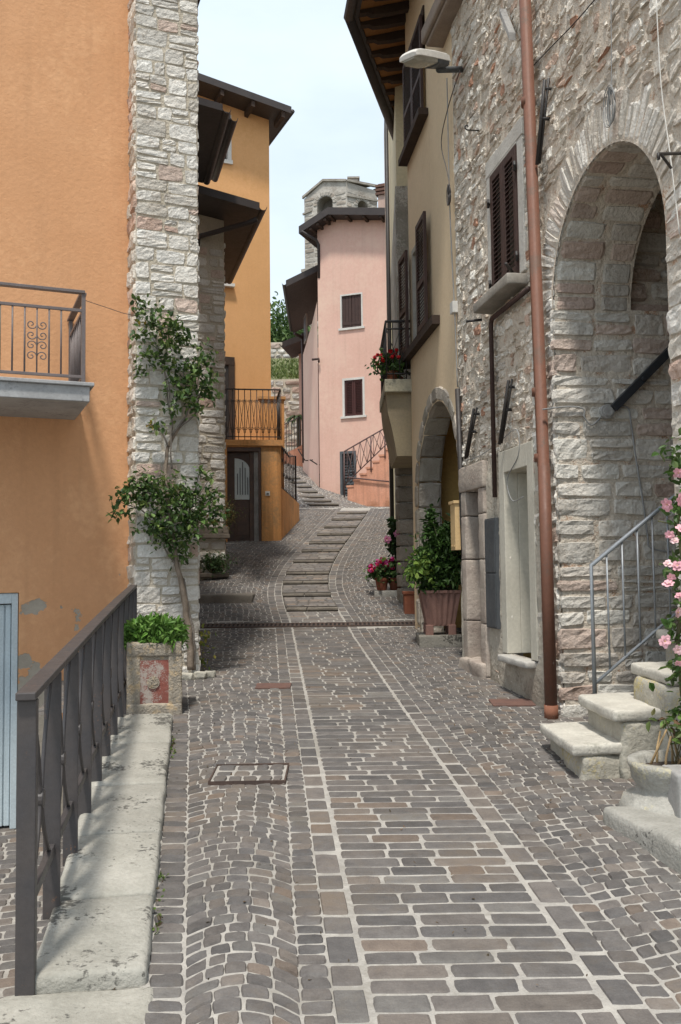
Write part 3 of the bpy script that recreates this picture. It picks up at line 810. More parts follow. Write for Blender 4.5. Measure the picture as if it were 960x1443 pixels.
for k in range(5):
    uu = ul+R_*(.15+.16*k); mb.fbox(FD, uu, uu+.018, vb_+.1, vt_-.32+.12*(2-abs(k-2)) if k < 4 else vt_-.4, -.126, -.115)
mb.build('glazing_bars', m_iron, DO)
mb = MB(); mb.fbox(FD, ul-.01, ur_+.02, gd+.12, vb_-.16, -.14, -.12); mb.fbox(FD, ul+.04, ur_-.03, gd+.17, vb_-.21, -.121, -.108); mb.build('door_panel', m_wood, DO, bevel=.01)
mb = MB(); mb.fbox(FD, dh[1]-.08, dh[2]+.05, gd-.12, gd+.012, -.1, .12); mb.build('door_sill', m_white, OT)
q = FD.uv(377, 695); mb = MB(); mb.fbox(FD, q[0]-.045, q[0]+.05, q[1]-.05, q[1]+.04, .0, .02)
mb.fbox(FD, q[0]-.02, q[0]+.03, q[1]-.03, q[1]+.0, .02, .026, mi=1); mb.build('doorbell_plate', [m_white, m_iron], OT)
# terrace door
q = FT.uv(330, 512); mb = MB(); mb.fbox(FT, -2.2, q[0]-.14, zt, q[1]-.05, -.02, .02)
td = mb.build('terrace_door', m_iron2, OT); mb = MB(); mb.fbox(FT, -2.2, q[0], q[1]-.05, q[1]+.13, -.02, .05); mb.fbox(FT, q[0]-.14, q[0], zt, q[1]-.05, -.02, .045); mb.build('door_frame', m_under, td)
# terrace railing with scrolls
TR = T('terrace_railing', '', 'x', FD.p(0, zt, -.02)); del TR['category']; del TR['label']; put(TR, OT)
e1 = Vector((FD.e[0], FD.e[1], 0)); uq0, uq1 = FD.uv(319, 560, 0)[0], FD.uv(396, 560, 0)[0]; rh = FD.uv(330, 549, 0)[1]-zt
mb = MB(); mb.fbox(FD, uq0-.6, uq1, zt+rh, zt+rh+.025, -.04, .0); mb.fbox(FD, uq0-.6, uq1, zt+.09, zt+.11, -.03, -.01); mb.fbox(FD, uq1-.03, uq1, zt+rh, zt+rh+.025, -1.1, -.04); mb.fbox(FD, uq1-.03, uq1, zt+.09, zt+.11, -1.1, -.04)
mb.build('rails', m_iron2, TR)
mb = MB(); nb = 9
for k in range(nb+6):
    u = uq1-(uq1-uq0)*k/nb; mb.tube([FD.p(u, zt+.0, -.02), FD.p(u, zt+rh, -.02)], .009, 6)
for k in range(1, 7): mb.tube([FD.p(uq1-.015, zt+.1, -.02-1.05*k/7), FD.p(uq1-.015, zt+rh, -.02-1.05*k/7)], .009, 6)
mb.build('balusters', m_iron2, TR, smooth=True)
mb = MB(); sp_ = (uq1-uq0)/nb
for k in range(nb):
    uc_ = uq1-sp_*(k+.5)
    for sg in (-1, 1):
        mb.tube([FD.p(uc_+sg*sp_*.38, zt+.18, -.02), FD.p(uc_+sg*sp_*.05*(1 if k % 2 else -1), zt+rh*.5, -.02), FD.p(uc_-sg*sp_*.38, zt+rh*.8, -.02)], .006, 5)
        mb.tube(spiral(FD.p(uc_+sg*sp_*.25, zt+rh*.78, -.02), e1*sg, Z3, sp_*.27, 1.2, 0, 14), .006, 5)
        mb.tube(spiral(FD.p(uc_+sg*sp_*.25, zt+.28, -.02), e1*sg, -Z3, sp_*.27, 1.2, 0, 14), .006, 5)
mb.build('scrollwork', m_iron2, TR, smooth=True)
# side stair wall with black rail
w0_ = Vector(FD.p(LB+.02, 0, -.25)); w1_ = Vector((-.98, 21.9, 0)); dd = (w1_-w0_)
ft = Fr(w0_.x, w0_.y, dd.x, dd.y); LW = dd.length
mb = MB(); za, zb_ = P(407, 690, 19.7).z, P(421, 709, 21.7).z
mb.add([ft.p(0, 1.6), ft.p(LW, 2.2), ft.p(LW, zb_), ft.p(0, za), ft.p(0, 1.6, -.22), ft.p(LW, 2.2, -.22), ft.p(LW, zb_, -.22), ft.p(0, za, -.22)],
       [(0, 1, 2, 3), (3, 2, 6, 7), (1, 5, 6, 2), (0, 3, 7, 4), (5, 4, 7, 6)])
SW_ = tag(mb.build('stair_wall', m_or3), 'low streaked orange wall beside the street, right of the arched door', 'wall')
mb = MB(); hz = P(421, 641, 21.7).z; hz0 = P(407, 626, 19.7).z
SR = T('stair_railing', 'black iron railing on the streaked orange wall right of the arched door', 'railing', ft.p(LW/2, za, -.1))
mb.tube([ft.p(.02, hz0, -.08), ft.p(LW*.6, hz0-.12, -.08), ft.p(LW, hz, -.08), ft.p(LW+.02, gz(-.98, 21.9), -.08)], .022, 7); mb.tube([ft.p(.02, za+.08, -.08), ft.p(LW, zb_+.08, -.08)], .015, 6)
mb.build('handrail', m_iron2, SR, smooth=True); mb = MB()
for k in range(12):
    t = (k+.5)/12; mb.tube([ft.p(LW*t, za+(zb_-za)*t+.02, -.08), ft.p(LW*t, hz0+(hz-hz0)*t-.03, -.08)], .010, 5)
    mb.tube(spiral(ft.p(LW*t, (za+hz0)/2+.15*(-1)**k, -.08), Vector((ft.e[0], ft.e[1], 0)), Z3, .09, 1.1, 0, 12), .008, 5)
mb.build('balusters', m_iron2, SR, smooth=True)
# ================================================================ PINK HOUSE
m_pink = mat('pink_render', (.66, .43, .35), (.61, .385, .31), .6, .2, 25, .93, streak=.13, c3=(.67, .47, .375), c3scale=.5, c3lo=.45, c3hi=.7, fa=.06)
m_pink2 = mat('stained_salmon_render', (.62, .32, .22), (.56, .27, .17), 1.2, .3, 25, .93, streak=.5, c3=(.40, .23, .16), c3scale=1.5, c3lo=.55, c3hi=.75, wet=(3.2, 4.1, (.28, .13, .07), .8))
m_pil0 = mat('dull_stone_frame', (.34, .26, .22), (.28, .22, .18), 5, .2, 40)
m_shut = mat('maroon_shutter_paint', (.075, .026, .022), (.055, .022, .02), 6, .2, 50, .6)
m_shutb = mat('brown_shutter_paint', (.062, .034, .028), (.045, .026, .022), 6, .2, 50, .6)
c0_ = P(451, 690, 30.1); FK = Fr(c0_.x, c0_.y, .93, -.36)
PK = T('pink_house', 'tall pink rendered house with maroon shutters at the top of the steps', 'house', FK.p(2, 3.9, 0))
def topk(u): # gable line
    return np.interp(u, [-1, uk0, 9], [zk-.55*(uk0+1), zk, zk-.10*(9-uk0)])
uk0, zk = FK.uv(463, 300)
zl = FK.uv(449, 310)[1]
h1 = (FK.uv(482, 463), FK.uv(509, 414)); h2 = (FK.uv(486, 587), FK.uv(511, 534)); h3 = (FK.uv(480, 700), FK.uv(502, 635))
holes = [('rect', a[0], b[0], a[1], b[1]) for a, b in (h1, h2, h3)]
mb = MB()
zsh = zk-.9
sheet(mb, FK, 0, 9, 2.0, zsh, holes)
mb.add([FK.p(0, zsh), FK.p(9, zsh), FK.p(9, topk(9)), FK.p(uk0, zk), FK.p(0, topk(0))], [(0, 1, 2, 3, 4)])
wl = Fr(*FK.p(0, 0)[:2], -FK.n[0]*-1, -FK.n[1]*-1) 
# side wall receding to the back left
sp0 = FK.p(0, 0); sp1 = P(440, 676, 33.0)
mb.add([(sp0[0], sp0[1], 2.5), (sp0[0], sp0[1], topk(0)), (sp0[0]+.35, sp0[1]+8, topk(0)), (sp0[0]+.35, sp0[1]+8, 2.5)], [(0, 1, 2, 3)])
for hh in holes[:2]:
    mb.fbox(FK, hh[1]-.05, hh[2]+.05, hh[3]-.05, hh[4]+.05, -.3, -.12)
mb.build('wall', m_pink, PK)
for i_, hh in enumerate(holes[:2]):
    mb = MB(); a, b, c, d = hh[1:]; t_ = .07 if i_ else .05
    mb.fbox(FK, a-t_, a, c-.03, d+t_, -.1, .012); mb.fbox(FK, b, b+t_, c-.03, d+t_, -.1, .012); mb.fbox(FK, a-.0, b+.0, d, d+t_, -.1, .012); mb.fbox(FK, a-t_-.06, b+t_+.06, c-.07, c, -.1, .05)
    wn_ = mb.build('window_frame', m_white, PK)
    mb = MB(); m2 = (a+b)/2
    for s0, s1 in ((a+.01, m2-.006), (m2+.006, b-.01)):
        if i_:
            mb.fbox(FK, s0, s0+.05, c, d, -.08, -.02); mb.fbox(FK, s1-.05, s1, c, d, -.08, -.02); mb.fbox(FK, s0+.05, s1-.05, d-.07, d, -.08, -.02); mb.fbox(FK, s0+.05, s1-.05, c, c+.07, -.08, -.02)
            k = c+.09
            while k < d-.1: mb.box8([FK.p(s0+.05, k, -.03), FK.p(s1-.05, k, -.03), FK.p(s1-.05, k+.01, -.07), FK.p(s0+.05, k+.01, -.07), FK.p(s0+.05, k+.02, -.03), FK.p(s1-.05, k+.02, -.03), FK.p(s1-.05, k+.03, -.07), FK.p(s0+.05, k+.03, -.07)]); k += .055
            mb.fbox(FK, s0+.05, s1-.05, c, d, -.09, -.078)
        else:
            k = s0; wq = (s1-s0)/3
            for _ in range(3): mb.fbox(FK, k+.004, k+wq-.004, c, d, -.08, -.03); k += wq
            mb.fbox(FK, s0, s1, c+.1, c+.2, -.09, -.02)
    mb.build('shutters', m_shut if i_ else m_shutb, wn_)
# rough grey door
a, b, c, d = holes[2][1:]
m_gdoor = mat('scaly_grey_door', (.10, .115, .125), (.07, .08, .09), 9, .8, 30, .7)
mb = MB(); mb.fbox(FK, a, a+.08, 2.6, d, -.2, .02); mb.fbox(FK, b-.08, b, 2.6, d, -.2, .02); mb.fbox(FK, a+.08, b-.08, d-.08, d, -.2, .02)
dk = mb.build('door_frame', m_gdoor, PK); mb = MB(); rg = np.random.default_rng(5)
mb.fbox(FK, a+.08, b-.08, 2.6, d-.08, -.2, -.16); R = courses(a+.08, b-.08, 2.9, d-.08, rg, (.07, .12), (.12, .2)); stones(mb, R, flat(FK, -.15), .02, .03, .006, ((1, 1, 1),), rng=rg, cj=.3)
mb.build('door', m_gdoor, dk)
# roof
mb = MB(); D = Vector((-FK.n[0], -FK.n[1], 0))*9; oh = .5
lft = FK.uv(421, 318, oh); pk_ = FK.uv(462, 291, oh); rt = (9, FK.uv(550, 303, oh)[1]-(9-FK.uv(550, 303, oh)[0])*.12)
a_, b_, c_ = [Vector(FK.p(q[0], q[1]-.26, oh)) for q in (lft, pk_, rt)]
mb.prism([a_, b_, b_+Z3*.24, a_+Z3*.24], D); mb.prism([b_, c_, c_+Z3*.24, b_+Z3*.24], D)
rf = mb.build('roof', m_roof, PK)
for k in range(9):
    mb = MB(); t = k/8; q = b_.lerp(c_, t*.55)+Vector((FK.n[0], FK.n[1], 0))*-.05-Z3*.08
    mb.prism([q, q+Vector((FK.e[0], FK.e[1], 0))*.09, q+Vector((FK.e[0], FK.e[1], 0))*.09+Z3*.08, q+Z3*.08], Vector((-FK.n[0], -FK.n[1], 0))*.6); mb.build('rafter', m_under, rf)
for k in range(4):
    mb = MB(); t = (k+.3)/4; q = a_.lerp(b_, t)+Vector((FK.n[0], FK.n[1], 0))*-.05-Z3*.08
    mb.prism([q, q+Vector((FK.e[0], FK.e[1], 0))*.09, q+Vector((FK.e[0], FK.e[1], 0))*.09+Z3*.08, q+Z3*.08], Vector((-FK.n[0], -FK.n[1], 0))*.6); mb.build('rafter', m_under, rf)
mb = MB(); q = P(448, 318, 30.0); mb.tube([P(425, 326, 29.7), P(446, 338, 30.0), P(449, 345, 30.05), P(450, 392, 30.1)], .05, 7); mb.build('drainpipe', m_roof, PK, smooth=True)
# chimney
mb = MB(); q = FK.uv(542, 300, -1.2); mb.fbox(FK, q[0]-.19, q[0]+.24, q[1]-1, q[1]+.6, -1.5, -1.1)
ch = mb.build('chimney', mat('stained_pale_render', (.50, .36, .30), (.38, .27, .22), 3, .4, 20, .95), PK)
mb = MB()
for k in range(3): mb.fbox(FK, q[0]-.26, q[0]+.31, q[1]+.6+k*.13, q[1]+.68+k*.13, -1.57, -1.03, c=(1, 1, 1)); mb.fbox(FK, q[0]-.19, q[0]+.24, q[1]+.68+k*.13, q[1]+.73+k*.13, -1.5, -1.1)
mb.build('chimney_cap', mat('brown_terracotta', (.16, .085, .06), (.10, .06, .05), 5, .3, 30, .9), ch)
# lower left wing
wp = [P(450, 690, 30.15), P(441, 677, 31.8), P(427, 672, 34.6)]
mb = MB()
wtop_ = [P(450, 392, 30.15).z, P(441, 420, 31.8).z, P(428, 432, 34.6).z]
for k in range(2):
    a, b = wp[k], wp[k+1]; mb.add([(a.x, a.y, 3), (b.x, b.y, 3.3), (b.x, b.y, 10.0-.5*k), (a.x, a.y, 10.4-.4*k)], [(0, 1, 2, 3)])
b = wp[2]; mb.add([(b.x, b.y, 3), (b.x, b.y, 9.5), (b.x+4, b.y+3, 10.2), (b.x+4, b.y+3, 3)], [(0, 1, 2, 3)])
WG = mb.build('wing', m_pink, PK)
FW = Fr(wp[2].x, wp[2].y, wp[1].x-wp[2].x, wp[1].y-wp[2].y)
q0, q1 = FW.uv(428.5, 485), FW.uv(431.5, 441); mb = MB(); mb.fbox(FW, q0[0], q0[0]+.7, q0[1], q1[1], -.05, .006); mb.build('window', m_pil0, PK)
mb = MB(); mb.fbox(FW, q0[0]+.06, q0[0]+.64, q0[1]+.06, q1[1]-.06, .006, .014); mb.build('shutters', m_shutb, PK)
B3 = P(403, 404, 30.2); C3 = at_z(413, 470, B3.z); A3 = P(450, 381, 30.4)
slabroof(A3, B3, C3, .22, 'wing_roof', PK)
mb = MB(); a = P(427, 470, 34.3); mb.tube([a, (a.x, a.y, P(428, 652, 34.3).z)], .07, 8); mb.tube([P(415, 470, 34), P(427, 476, 34.3)], .06, 6); mb.build('drainpipe', m_shutb, PK, smooth=True)
for (x0, y0, x1, y1, dd_) in ((424, 633, 434, 649, 33), (441, 648, 452, 655, 30.6)):
    mb = MB(); a, b = P(x0, y0, dd_), P(x1, y1, dd_); n_ = Vector((-.10, -.05, 0)); mb.tube([a, a+n_, b+n_, b], .022, 6); mb.build('handrail', m_iron, PK, smooth=True)
mb = MB(); q = FK.uv(447, 507); a = Vector(FK.p(.02, q[1], .02)); mb.tube([a-Vector((.22, 0, 0)), a+Vector((0, -.1, 0)), a+Vector((.0, -.1, -.12))], .04, 7); mb.build('vent_pipe', m_shutb, PK, smooth=True)
# small roof beyond, tree, retaining wall with grass, fence
FR2 = T('far_cottage', 'small dark eave of a far house showing left of the pink house', 'house', P(425, 560, 38))
slabroof(P(440, 474, 37), P(398, 490, 36.5), at_z(412, 505, P(398, 490, 36.5).z), .25, 'roof', FR2)
a = P(421, 505, 38.3); mb = MB(); mb.box(a.x, a.x+3, a.y, a.y+3, 5, a.z+.45); mb.build('wall', m_pink, FR2)
# external stair on the right
s0 = G(489, 699); FSt = Fr(FK.p(FK.uv(490, 697, .95)[0], 0, .95)[0], FK.p(FK.uv(490, 697, .95)[0], 0, .95)[1], .93, -.36)
ST = T('outdoor_stair', 'salmon plastered stair with iron railing climbing right along the pink house', 'stairs', FSt.p(1.2, 3.7, 0))
mb = MB(); u = 0; stp = []
zb0 = FSt.uv(492, 684)[1]; z_ = zb0; uS = FSt.uv(545, 700)[0]; n_s = 6; us_ = uS/n_s
ztopS = FSt.uv(543, 640)[1]; dz_ = (ztopS-zb0)/(n_s-1)
for k in range(n_s+3):
    mb.fbox(FSt, k*us_, (k+1)*us_, 2.6, zb0+dz_*k-.06, -.90, 0); mb.fbox(FSt, k*us_-.03, (k+1)*us_, zb0+dz_*k-.06, zb0+dz_*k, -.90, .02)
mb.build('steps', m_pink2, ST)
mb = MB(); m_ = .03
r0 = FSt.uv(486, 694); hA = FSt.uv(489, 634); hB = FSt.uv(543, 603)
def railz(u): return hA[1]+(hB[1]-hA[1])*(u-hA[0])/(hB[0]-hA[0])
def lowz(u): return zb0+dz_*(u/us_)+.06
uE = (n_s+3)*us_
mb.tube([FSt.p(-.12, railz(-.12)-.25, 0), FSt.p(-.1, railz(-.1), 0), FSt.p(uE, railz(uE), 0)], .022, 6); mb.tube([FSt.p(-.1, lowz(-.1)+.05, 0), FSt.p(uE, lowz(uE)+.05, 0)], .018, 6)
for k in range(3): uu = [-.1, uS*.62, uS*.98][k]; mb.tube([FSt.p(uu, lowz(uu)-.35, 0.02), FSt.p(uu, railz(uu), .0)], .022, 6)
mb.tube([FSt.p(.02, zb0+.25, .06), FSt.p(uS*1.1, zb0+.05, .06)], .022, 6)
k = 0; u = 0
while u < uE-.2:
    mb.tube([FSt.p(u, lowz(u)+.05, 0), FSt.p(u+.22, railz(u+.22), 0)], .011, 5); mb.tube([FSt.p(u+.22, lowz(u+.22)+.05, 0), FSt.p(u, railz(u), 0)], .011, 5); mb.tube([FSt.p(u, lowz(u)+.05, 0), FSt.p(u, railz(u), 0)], .008, 5); u += .22
mb.build('railing', mat('rusty_red_iron', (.13, .075, .07), (.09, .06, .055), 5, .1, 60, .6), ST, smooth=True)

# far slope: stone wall, grass bank, fence, palm, trees
rg = np.random.default_rng(21)
FF = Fr(P(380, 620, 41).x-3, 40.0, 1, .12)
mb = MB(); zt_ = FF.uv(410, 545)[1]
mb.fbox(FF, -5, 5.0, 4.5, zt_-.1, -.6, -.02, mi=1, dv=.5); R = courses(-2, 4.6, 5, zt_+.3, rg, (.2, .35), (.3, .7)); stones(mb, R, flat(FF), .05, .05, .02, np.array(WHITE_PINK)*.75, rg, .03, -.04, .12, .2)
tag(mb.build('terrace_wall', [m_stone, m_smort]), 'grey stone retaining wall far behind, between the orange and pink houses', 'wall')
F2 = Fr(P(380, 620, 46).x-3, 46.0, 1, .0); mb = MB(); z2 = F2.uv(405, 482)[1]
mb.fbox(F2, -6, 7, 5, z2, -.6, -.02, mi=1); R = courses(-1, 5, 7, z2, rg, (.2, .3), (.3, .6)); stones(mb, R, flat(F2), .05, .05, .02, np.array(WHITE_PINK)*.9, rg, .03, -.04, .12, .2)
tag(mb.build('garden_wall', [m_stone, m_smort]), 'pale upper stone wall far behind, above the grassy bank', 'wall')
m_leaf = mat('leaf', (1, 1, 1), (.78, .85, .7), 8, 0, 1, .55, attr=True, spec=.35, trans=.25)
m_bark = mat('bark', (.17, .13, .10), (.10, .08, .065), 8, .9, 30, .95, attr=True)
mb = MB(); n = 5000; C = np.stack([rg.uniform(-6, 1.5, n), rg.uniform(41.3, 45.6, n), np.zeros(n)], 1); C[:, 2] = zt_+.35+(C[:, 1]-41)*(z2-zt_-1.3)/5
leaves(mb, C, .28, rg, ((.16, .20, .06), (.22, .24, .09), (.12, .16, .05)), wide=.15, droop=-1.2)
g_ = MB(); g_.add([(-9, 40.7, zt_+.2), (1.5, 40.7, zt_+.3), (1.5, 45.7, z2-.9), (-9, 45.7, z2-.9)], [(0, 1, 2, 3)]); struct(g_.build('grass_bank', mat('bank_soil', (.16, .16, .08), (.12, .13, .06), 2, .3, 10)))
struct(mb.build('grass', m_leaf), 'stuff')
def tree(name, label, base, h, r, n, size, pal, seed, cat='tree', group=None, k=40):
    rg = np.random.default_rng(seed); t = T(name, label, cat, base, group); base = Vector(base)
    mb = MB(); top = base+Z3*(h-r*1.1)
    mb.tube([base-Z3*.4, base+Z3*(h*.25)+Vector((.1, 0, 0)), top], [r*.12, r*.09, r*.05], 8, c=(1, 1, 1))
    for i in range(7):
        a = rg.uniform(0, 6.28); s_ = base.lerp(top, rg.uniform(.5, 1)); e_ = top+Vector((math.cos(a), math.sin(a), 0))*r*rg.uniform(.4, .8)+Z3*rg.uniform(-.3, .9)*r
        mb.tube([s_, s_.lerp(e_, .5)+Z3*.15*r, e_], [r*.045, r*.03, r*.012], 6)
    mb.build('trunk', m_bark, t, smooth=True)
    mb = MB(); C = cloud(top+Z3*.35*r, (r, r, r*.85), n, rg, k, .20, True); leaves(mb, C, size, rg, pal); mb.build('crown', m_leaf, t)
    return t
tree('tree', 'dark leafy tree in the gap left of the pink house', (P(392, 500, 50).x, 50, 9.4), 6.3, 2.2, 4600, .26, ((.09, .15, .045), (.06, .11, .035), (.13, .19, .06)), 5)
tree('tree', 'smaller dark tree hidden mostly behind the orange tower house', (P(370, 500, 55).x, 55, 10.2), 5.6, 2.4, 3000, .3, GREEN, 6)
# palm like plant and fence
mb = MB(); c_ = P(421, 590, 36.2); rg = np.random.default_rng(8)
for k in range(26):
    a = rg.uniform(0, 6.28); l_ = rg.uniform(.5, .8); d = Vector((math.cos(a), math.sin(a), 0)); sdv = Vector((-d.y, d.x, 0))*.035
    p = [c_+d*l_*t+Z3*(.75*t-1.1*t*t)*l_*1.3 for t in (0, .35, .7, 1)]
    cc = np.array((.07, .11, .035))*rg.uniform(.8, 1.5)
    mb.add([p[0]-sdv, p[0]+sdv, p[1]+sdv*1.6, p[1]-sdv*1.6, p[2]+sdv, p[2]-sdv, p[3]], [(0, 1, 2, 3), (3, 2, 4, 5), (5, 4, 6)], cc)
mb.tube([c_-Z3*1.2, c_], .09, 7, c=(.12, .09, .06))
tag(mb.build('palm', m_leaf), 'small spiky palm behind a fence between the orange and pink houses', 'plant')
FN = T('garden_fence', 'thin metal fence on a low salmon wall beyond the black stair railing', 'fence', P(416, 640, 35))
a, b = P(400, 640, 35.4), P(430, 625, 36); mb = MB()
mb.box8([a-Z3*2, b-Z3*2, b-Z3*2+Vector((0, .2, 0)), a-Z3*2+Vector((0, .2, 0)), a, b, b+Vector((0, .2, 0)), a+Vector((0, .2, 0))]); mb.build('base_wall', m_pink2, FN)
mb = MB()
for k in range(9): q = a.lerp(b, k/8); mb.tube([q, q+Z3*1.15], .014, 5)
mb.tube([a+Z3*1.15, b+Z3*1.15], .02, 5); mb.tube([a+Z3*.6, b+Z3*.6], .014, 5); mb.build('rails', m_iron, FN)

# ================================================================ BELL TOWER
rg = np.random.default_rng(31)
kc = P(489, 300, 62); FB = Fr(kc.x, kc.y, .80, .60)       # right face goes back right
FB1 = Fr(kc.x, kc.y, .90, -.44)                            # left face, u negative goes left and back
BT = T('bell_tower', 'pale stone bell tower with arched openings rising behind the pink house', 'tower', (kc.x, kc.y+2, 8))
m_tow = mat('tower_stone', (1, .98, .95), (.72, .70, .67), 1.6, .9, 6, .95, attr=True, disp=.05, c3=(.55, .50, .46), c3scale=.9, c3lo=.5, c3hi=.75)
TP = ((.44, .41, .37), (.50, .47, .43), (.38, .35, .31), (.42, .37, .32))
ul_ = FB1.uv(429, 300)[0]; ur2 = FB.uv(532, 300)[0]
z_l, z_p, z_c, z_r = FB1.uv(429, 280)[1], FB1.uv(456, 256)[1], FB1.uv(488, 256)[1], FB.uv(531, 264)[1]
up_ = FB1.uv(456, 256)[0]
arc1 = FB1.uv(458, 293); ar1 = (FB1.uv(469, 293)[0]-FB1.uv(447, 293)[0])/2; arv = FB1.uv(458, 276)[1]-ar1
arc2 = FB.uv(511.5, 293); ar2 = (FB.uv(518.5, 293)[0]-FB.uv(504.5, 293)[0])/2; arv2 = FB.uv(511.5, 283)[1]-ar2
hA_ = [('arch', arc1[0], ar1, arv, arv-2.2)]; hB_ = [('arch', arc2[0], ar2, arv2, arv2-2.0)]
mb = MB(); zlow = 8
zm1 = min(z_l, z_p)-.02
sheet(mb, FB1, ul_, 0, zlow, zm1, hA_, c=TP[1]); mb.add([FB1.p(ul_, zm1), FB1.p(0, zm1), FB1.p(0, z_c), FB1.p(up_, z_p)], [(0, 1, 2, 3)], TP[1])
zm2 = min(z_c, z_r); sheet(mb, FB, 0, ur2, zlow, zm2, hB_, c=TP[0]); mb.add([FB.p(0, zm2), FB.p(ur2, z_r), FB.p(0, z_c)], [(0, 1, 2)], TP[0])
for fr_, u0_, u1_, hh in ((FB1, ul_, 0, hA_), (FB, 0, ur2, hB_)):
    R = courses(u0_, u1_, 15, 27.5, rg, (.28, .42), (.4, 1.0), hh, grow=.25, minw=.1)
    R = [q for q in R if q[3] < (np.interp((q[0]+q[1])/2, [ul_, up_, 0], [z_l, z_p, z_c]) if fr_ is FB1 else np.interp((q[0]+q[1])/2, [0, ur2], [z_c, z_r]))-.02]
    stones(mb, R, flat(fr_), .05, .035, .012, TP, rg, .03, -.03, .08, .12)
    u_, r_, v_ = hh[0][1:4]; voussoirs(mb, fr_, u_, r_, v_, .32, 11, .02, rg, TP, .03)
# arch reveals and back sheets with the interior's shade put into their colour
for fr_, hh in ((FB1, hA_[0]), (FB, hB_[0])):
    _, uc, r, vs, vb = hh; pts = [(uc-r, vb)]+[(uc-r*math.cos(a), vs+r*math.sin(a)) for a in np.linspace(0, math.pi, 15)]+[(uc+r, vb)]
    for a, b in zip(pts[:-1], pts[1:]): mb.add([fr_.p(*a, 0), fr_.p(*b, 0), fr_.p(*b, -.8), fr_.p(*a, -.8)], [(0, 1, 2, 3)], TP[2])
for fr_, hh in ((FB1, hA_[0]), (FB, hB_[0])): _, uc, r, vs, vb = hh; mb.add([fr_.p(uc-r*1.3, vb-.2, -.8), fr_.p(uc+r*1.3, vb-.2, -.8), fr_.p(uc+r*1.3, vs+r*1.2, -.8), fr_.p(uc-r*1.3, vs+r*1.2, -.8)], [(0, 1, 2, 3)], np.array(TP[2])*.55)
bl, br = FB1.p(ul_, 0), FB.p(ur2, 0); bk = (bl[0]+br[0]-kc.x, bl[1]+br[1]-kc.y)
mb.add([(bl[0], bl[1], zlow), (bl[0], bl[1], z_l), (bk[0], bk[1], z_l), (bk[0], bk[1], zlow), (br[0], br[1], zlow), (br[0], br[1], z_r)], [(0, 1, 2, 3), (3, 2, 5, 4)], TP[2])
mb.build('walls', m_tow, BT)
mb = MB()
def cornice(fr_, pts, w=.14, t=.16):
    for a, b in zip(pts[:-1], pts[1:]): mb.box8([fr_.p(*a, w), fr_.p(*b, w), fr_.p(*b, -.05), fr_.p(*a, -.05), fr_.p(a[0], a[1]+t, w), fr_.p(b[0], b[1]+t, w), fr_.p(b[0], b[1]+t, -.05), fr_.p(a[0], a[1]+t, -.05)], TP[2])
cornice(FB1, [(ul_-.1, z_l), (up_, z_p), (0.0, z_c)]); cornice(FB, [(0, z_c), (ur2+.1, z_r)]); mb.build('cornice', m_tow, BT); mb = MB()
c1 = [FB1.uv(x, y) for x, y in ((428, 303), (455, 290), (489, 277))]; c1 = [c1[0], (c1[2][0], c1[2][1])]; 
cornice(FB, [(0, FB.uv(490, 277)[1]), (ur2, FB.uv(531, 284)[1])], .1, .12)
cornice(FB1, [(ul_-.1, FB1.uv(429, 303)[1]), (arc1[0]-ar1-.4, FB1.uv(444, 297)[1])], .1, .12)
mb.build('string_course', m_tow, BT); mb = MB(); cornice(FB1, [(ul_-.2, FB1.uv(429, 384)[1]), (0, FB1.uv(429, 384)[1])], .2, .2)
mb.build('string_course', m_tow, BT)
mb = MB(); cx_, cz_ = (bl[0]+br[0])/2, z_c+.35
mb.add([(bl[0], bl[1], z_l+.12), (FB1.p(up_, 0)[0], FB1.p(up_, 0)[1], z_p+.16), (kc.x, kc.y, z_c+.16), (br[0], br[1], z_r+.16), (bk[0], bk[1], z_r+.1), (cx_, (bl[1]+br[1])/2, cz_-.3)],
       [(0, 1, 5), (1, 2, 5), (2, 3, 5), (3, 4, 5), (4, 0, 5)])
mb.build('roof', mat('weathered_tiles', (.24, .19, .15), (.17, .14, .12), 2, .6, 10, .95), BT)
mb = MB(); q = P(498, 255, 63.5); mb.box(q.x-.32, q.x+.35, q.y, q.y+.7, q.z-.9, q.z+.18, TP[0]); mb.box(q.x-.42, q.x+.45, q.y-.1, q.y+.8, q.z+.18, q.z+.30, TP[2]); mb.build('chimney', m_tow, BT)
# ================================================================ GREY AND CREAM HOUSE (right, far)
m_cream = mat('cream_render', (.66, .60, .42), (.60, .54, .38), .9, .2, 30, .93, streak=.25)
m_grey = mat('rough_grey_render', (.36, .34, .30), (.24, .23, .20), 4, 1.0, 18, .95, disp=.03, c3=(.46, .44, .40), c3scale=3, c3lo=.5, c3hi=.6)
m_pil = mat('pinkish_cream_render', (.60, .50, .40), (.50, .42, .34), 1.5, .2, 30, .93, streak=.3)
gA = P(565, 760, 13.6); gB = G(552, 741)
FG = Fr(gB.x, gB.y, gA.x-gB.x, gA.y-gB.y); LG = math.hypot(gA.x-gB.x, gA.y-gB.y)
GH = T('grey_house', 'narrow rough grey and cream rendered house with a flower balcony, beyond the yellow house', 'house', (gA.x+.3, gA.y+1, .9))
mb = MB(); zm = FG.uv(565, 262)[1]
FGe = Fr(gA.x, gA.y, 1, .1)    # near end face
rg = np.random.default_rng(41)
mb.fbox(FG, 1.4, LG, .3, P(570, 262, 13.6).z, -3, -.001, mi=0)
mb.fbox(FG, 1.4, LG-.02, P(570, 262, 13.6).z, 11.6, -3, -.02, mi=1)
mb.fbox(FG, .0, 1.4, .3, 11.6, -3, .04, mi=2)
mb.fbox(FG, 1.4, LG-3.6, .3, 6.2, -.2, .012, mi=1)
mb.build('wall', [m_grey, m_cream, m_pil], GH)
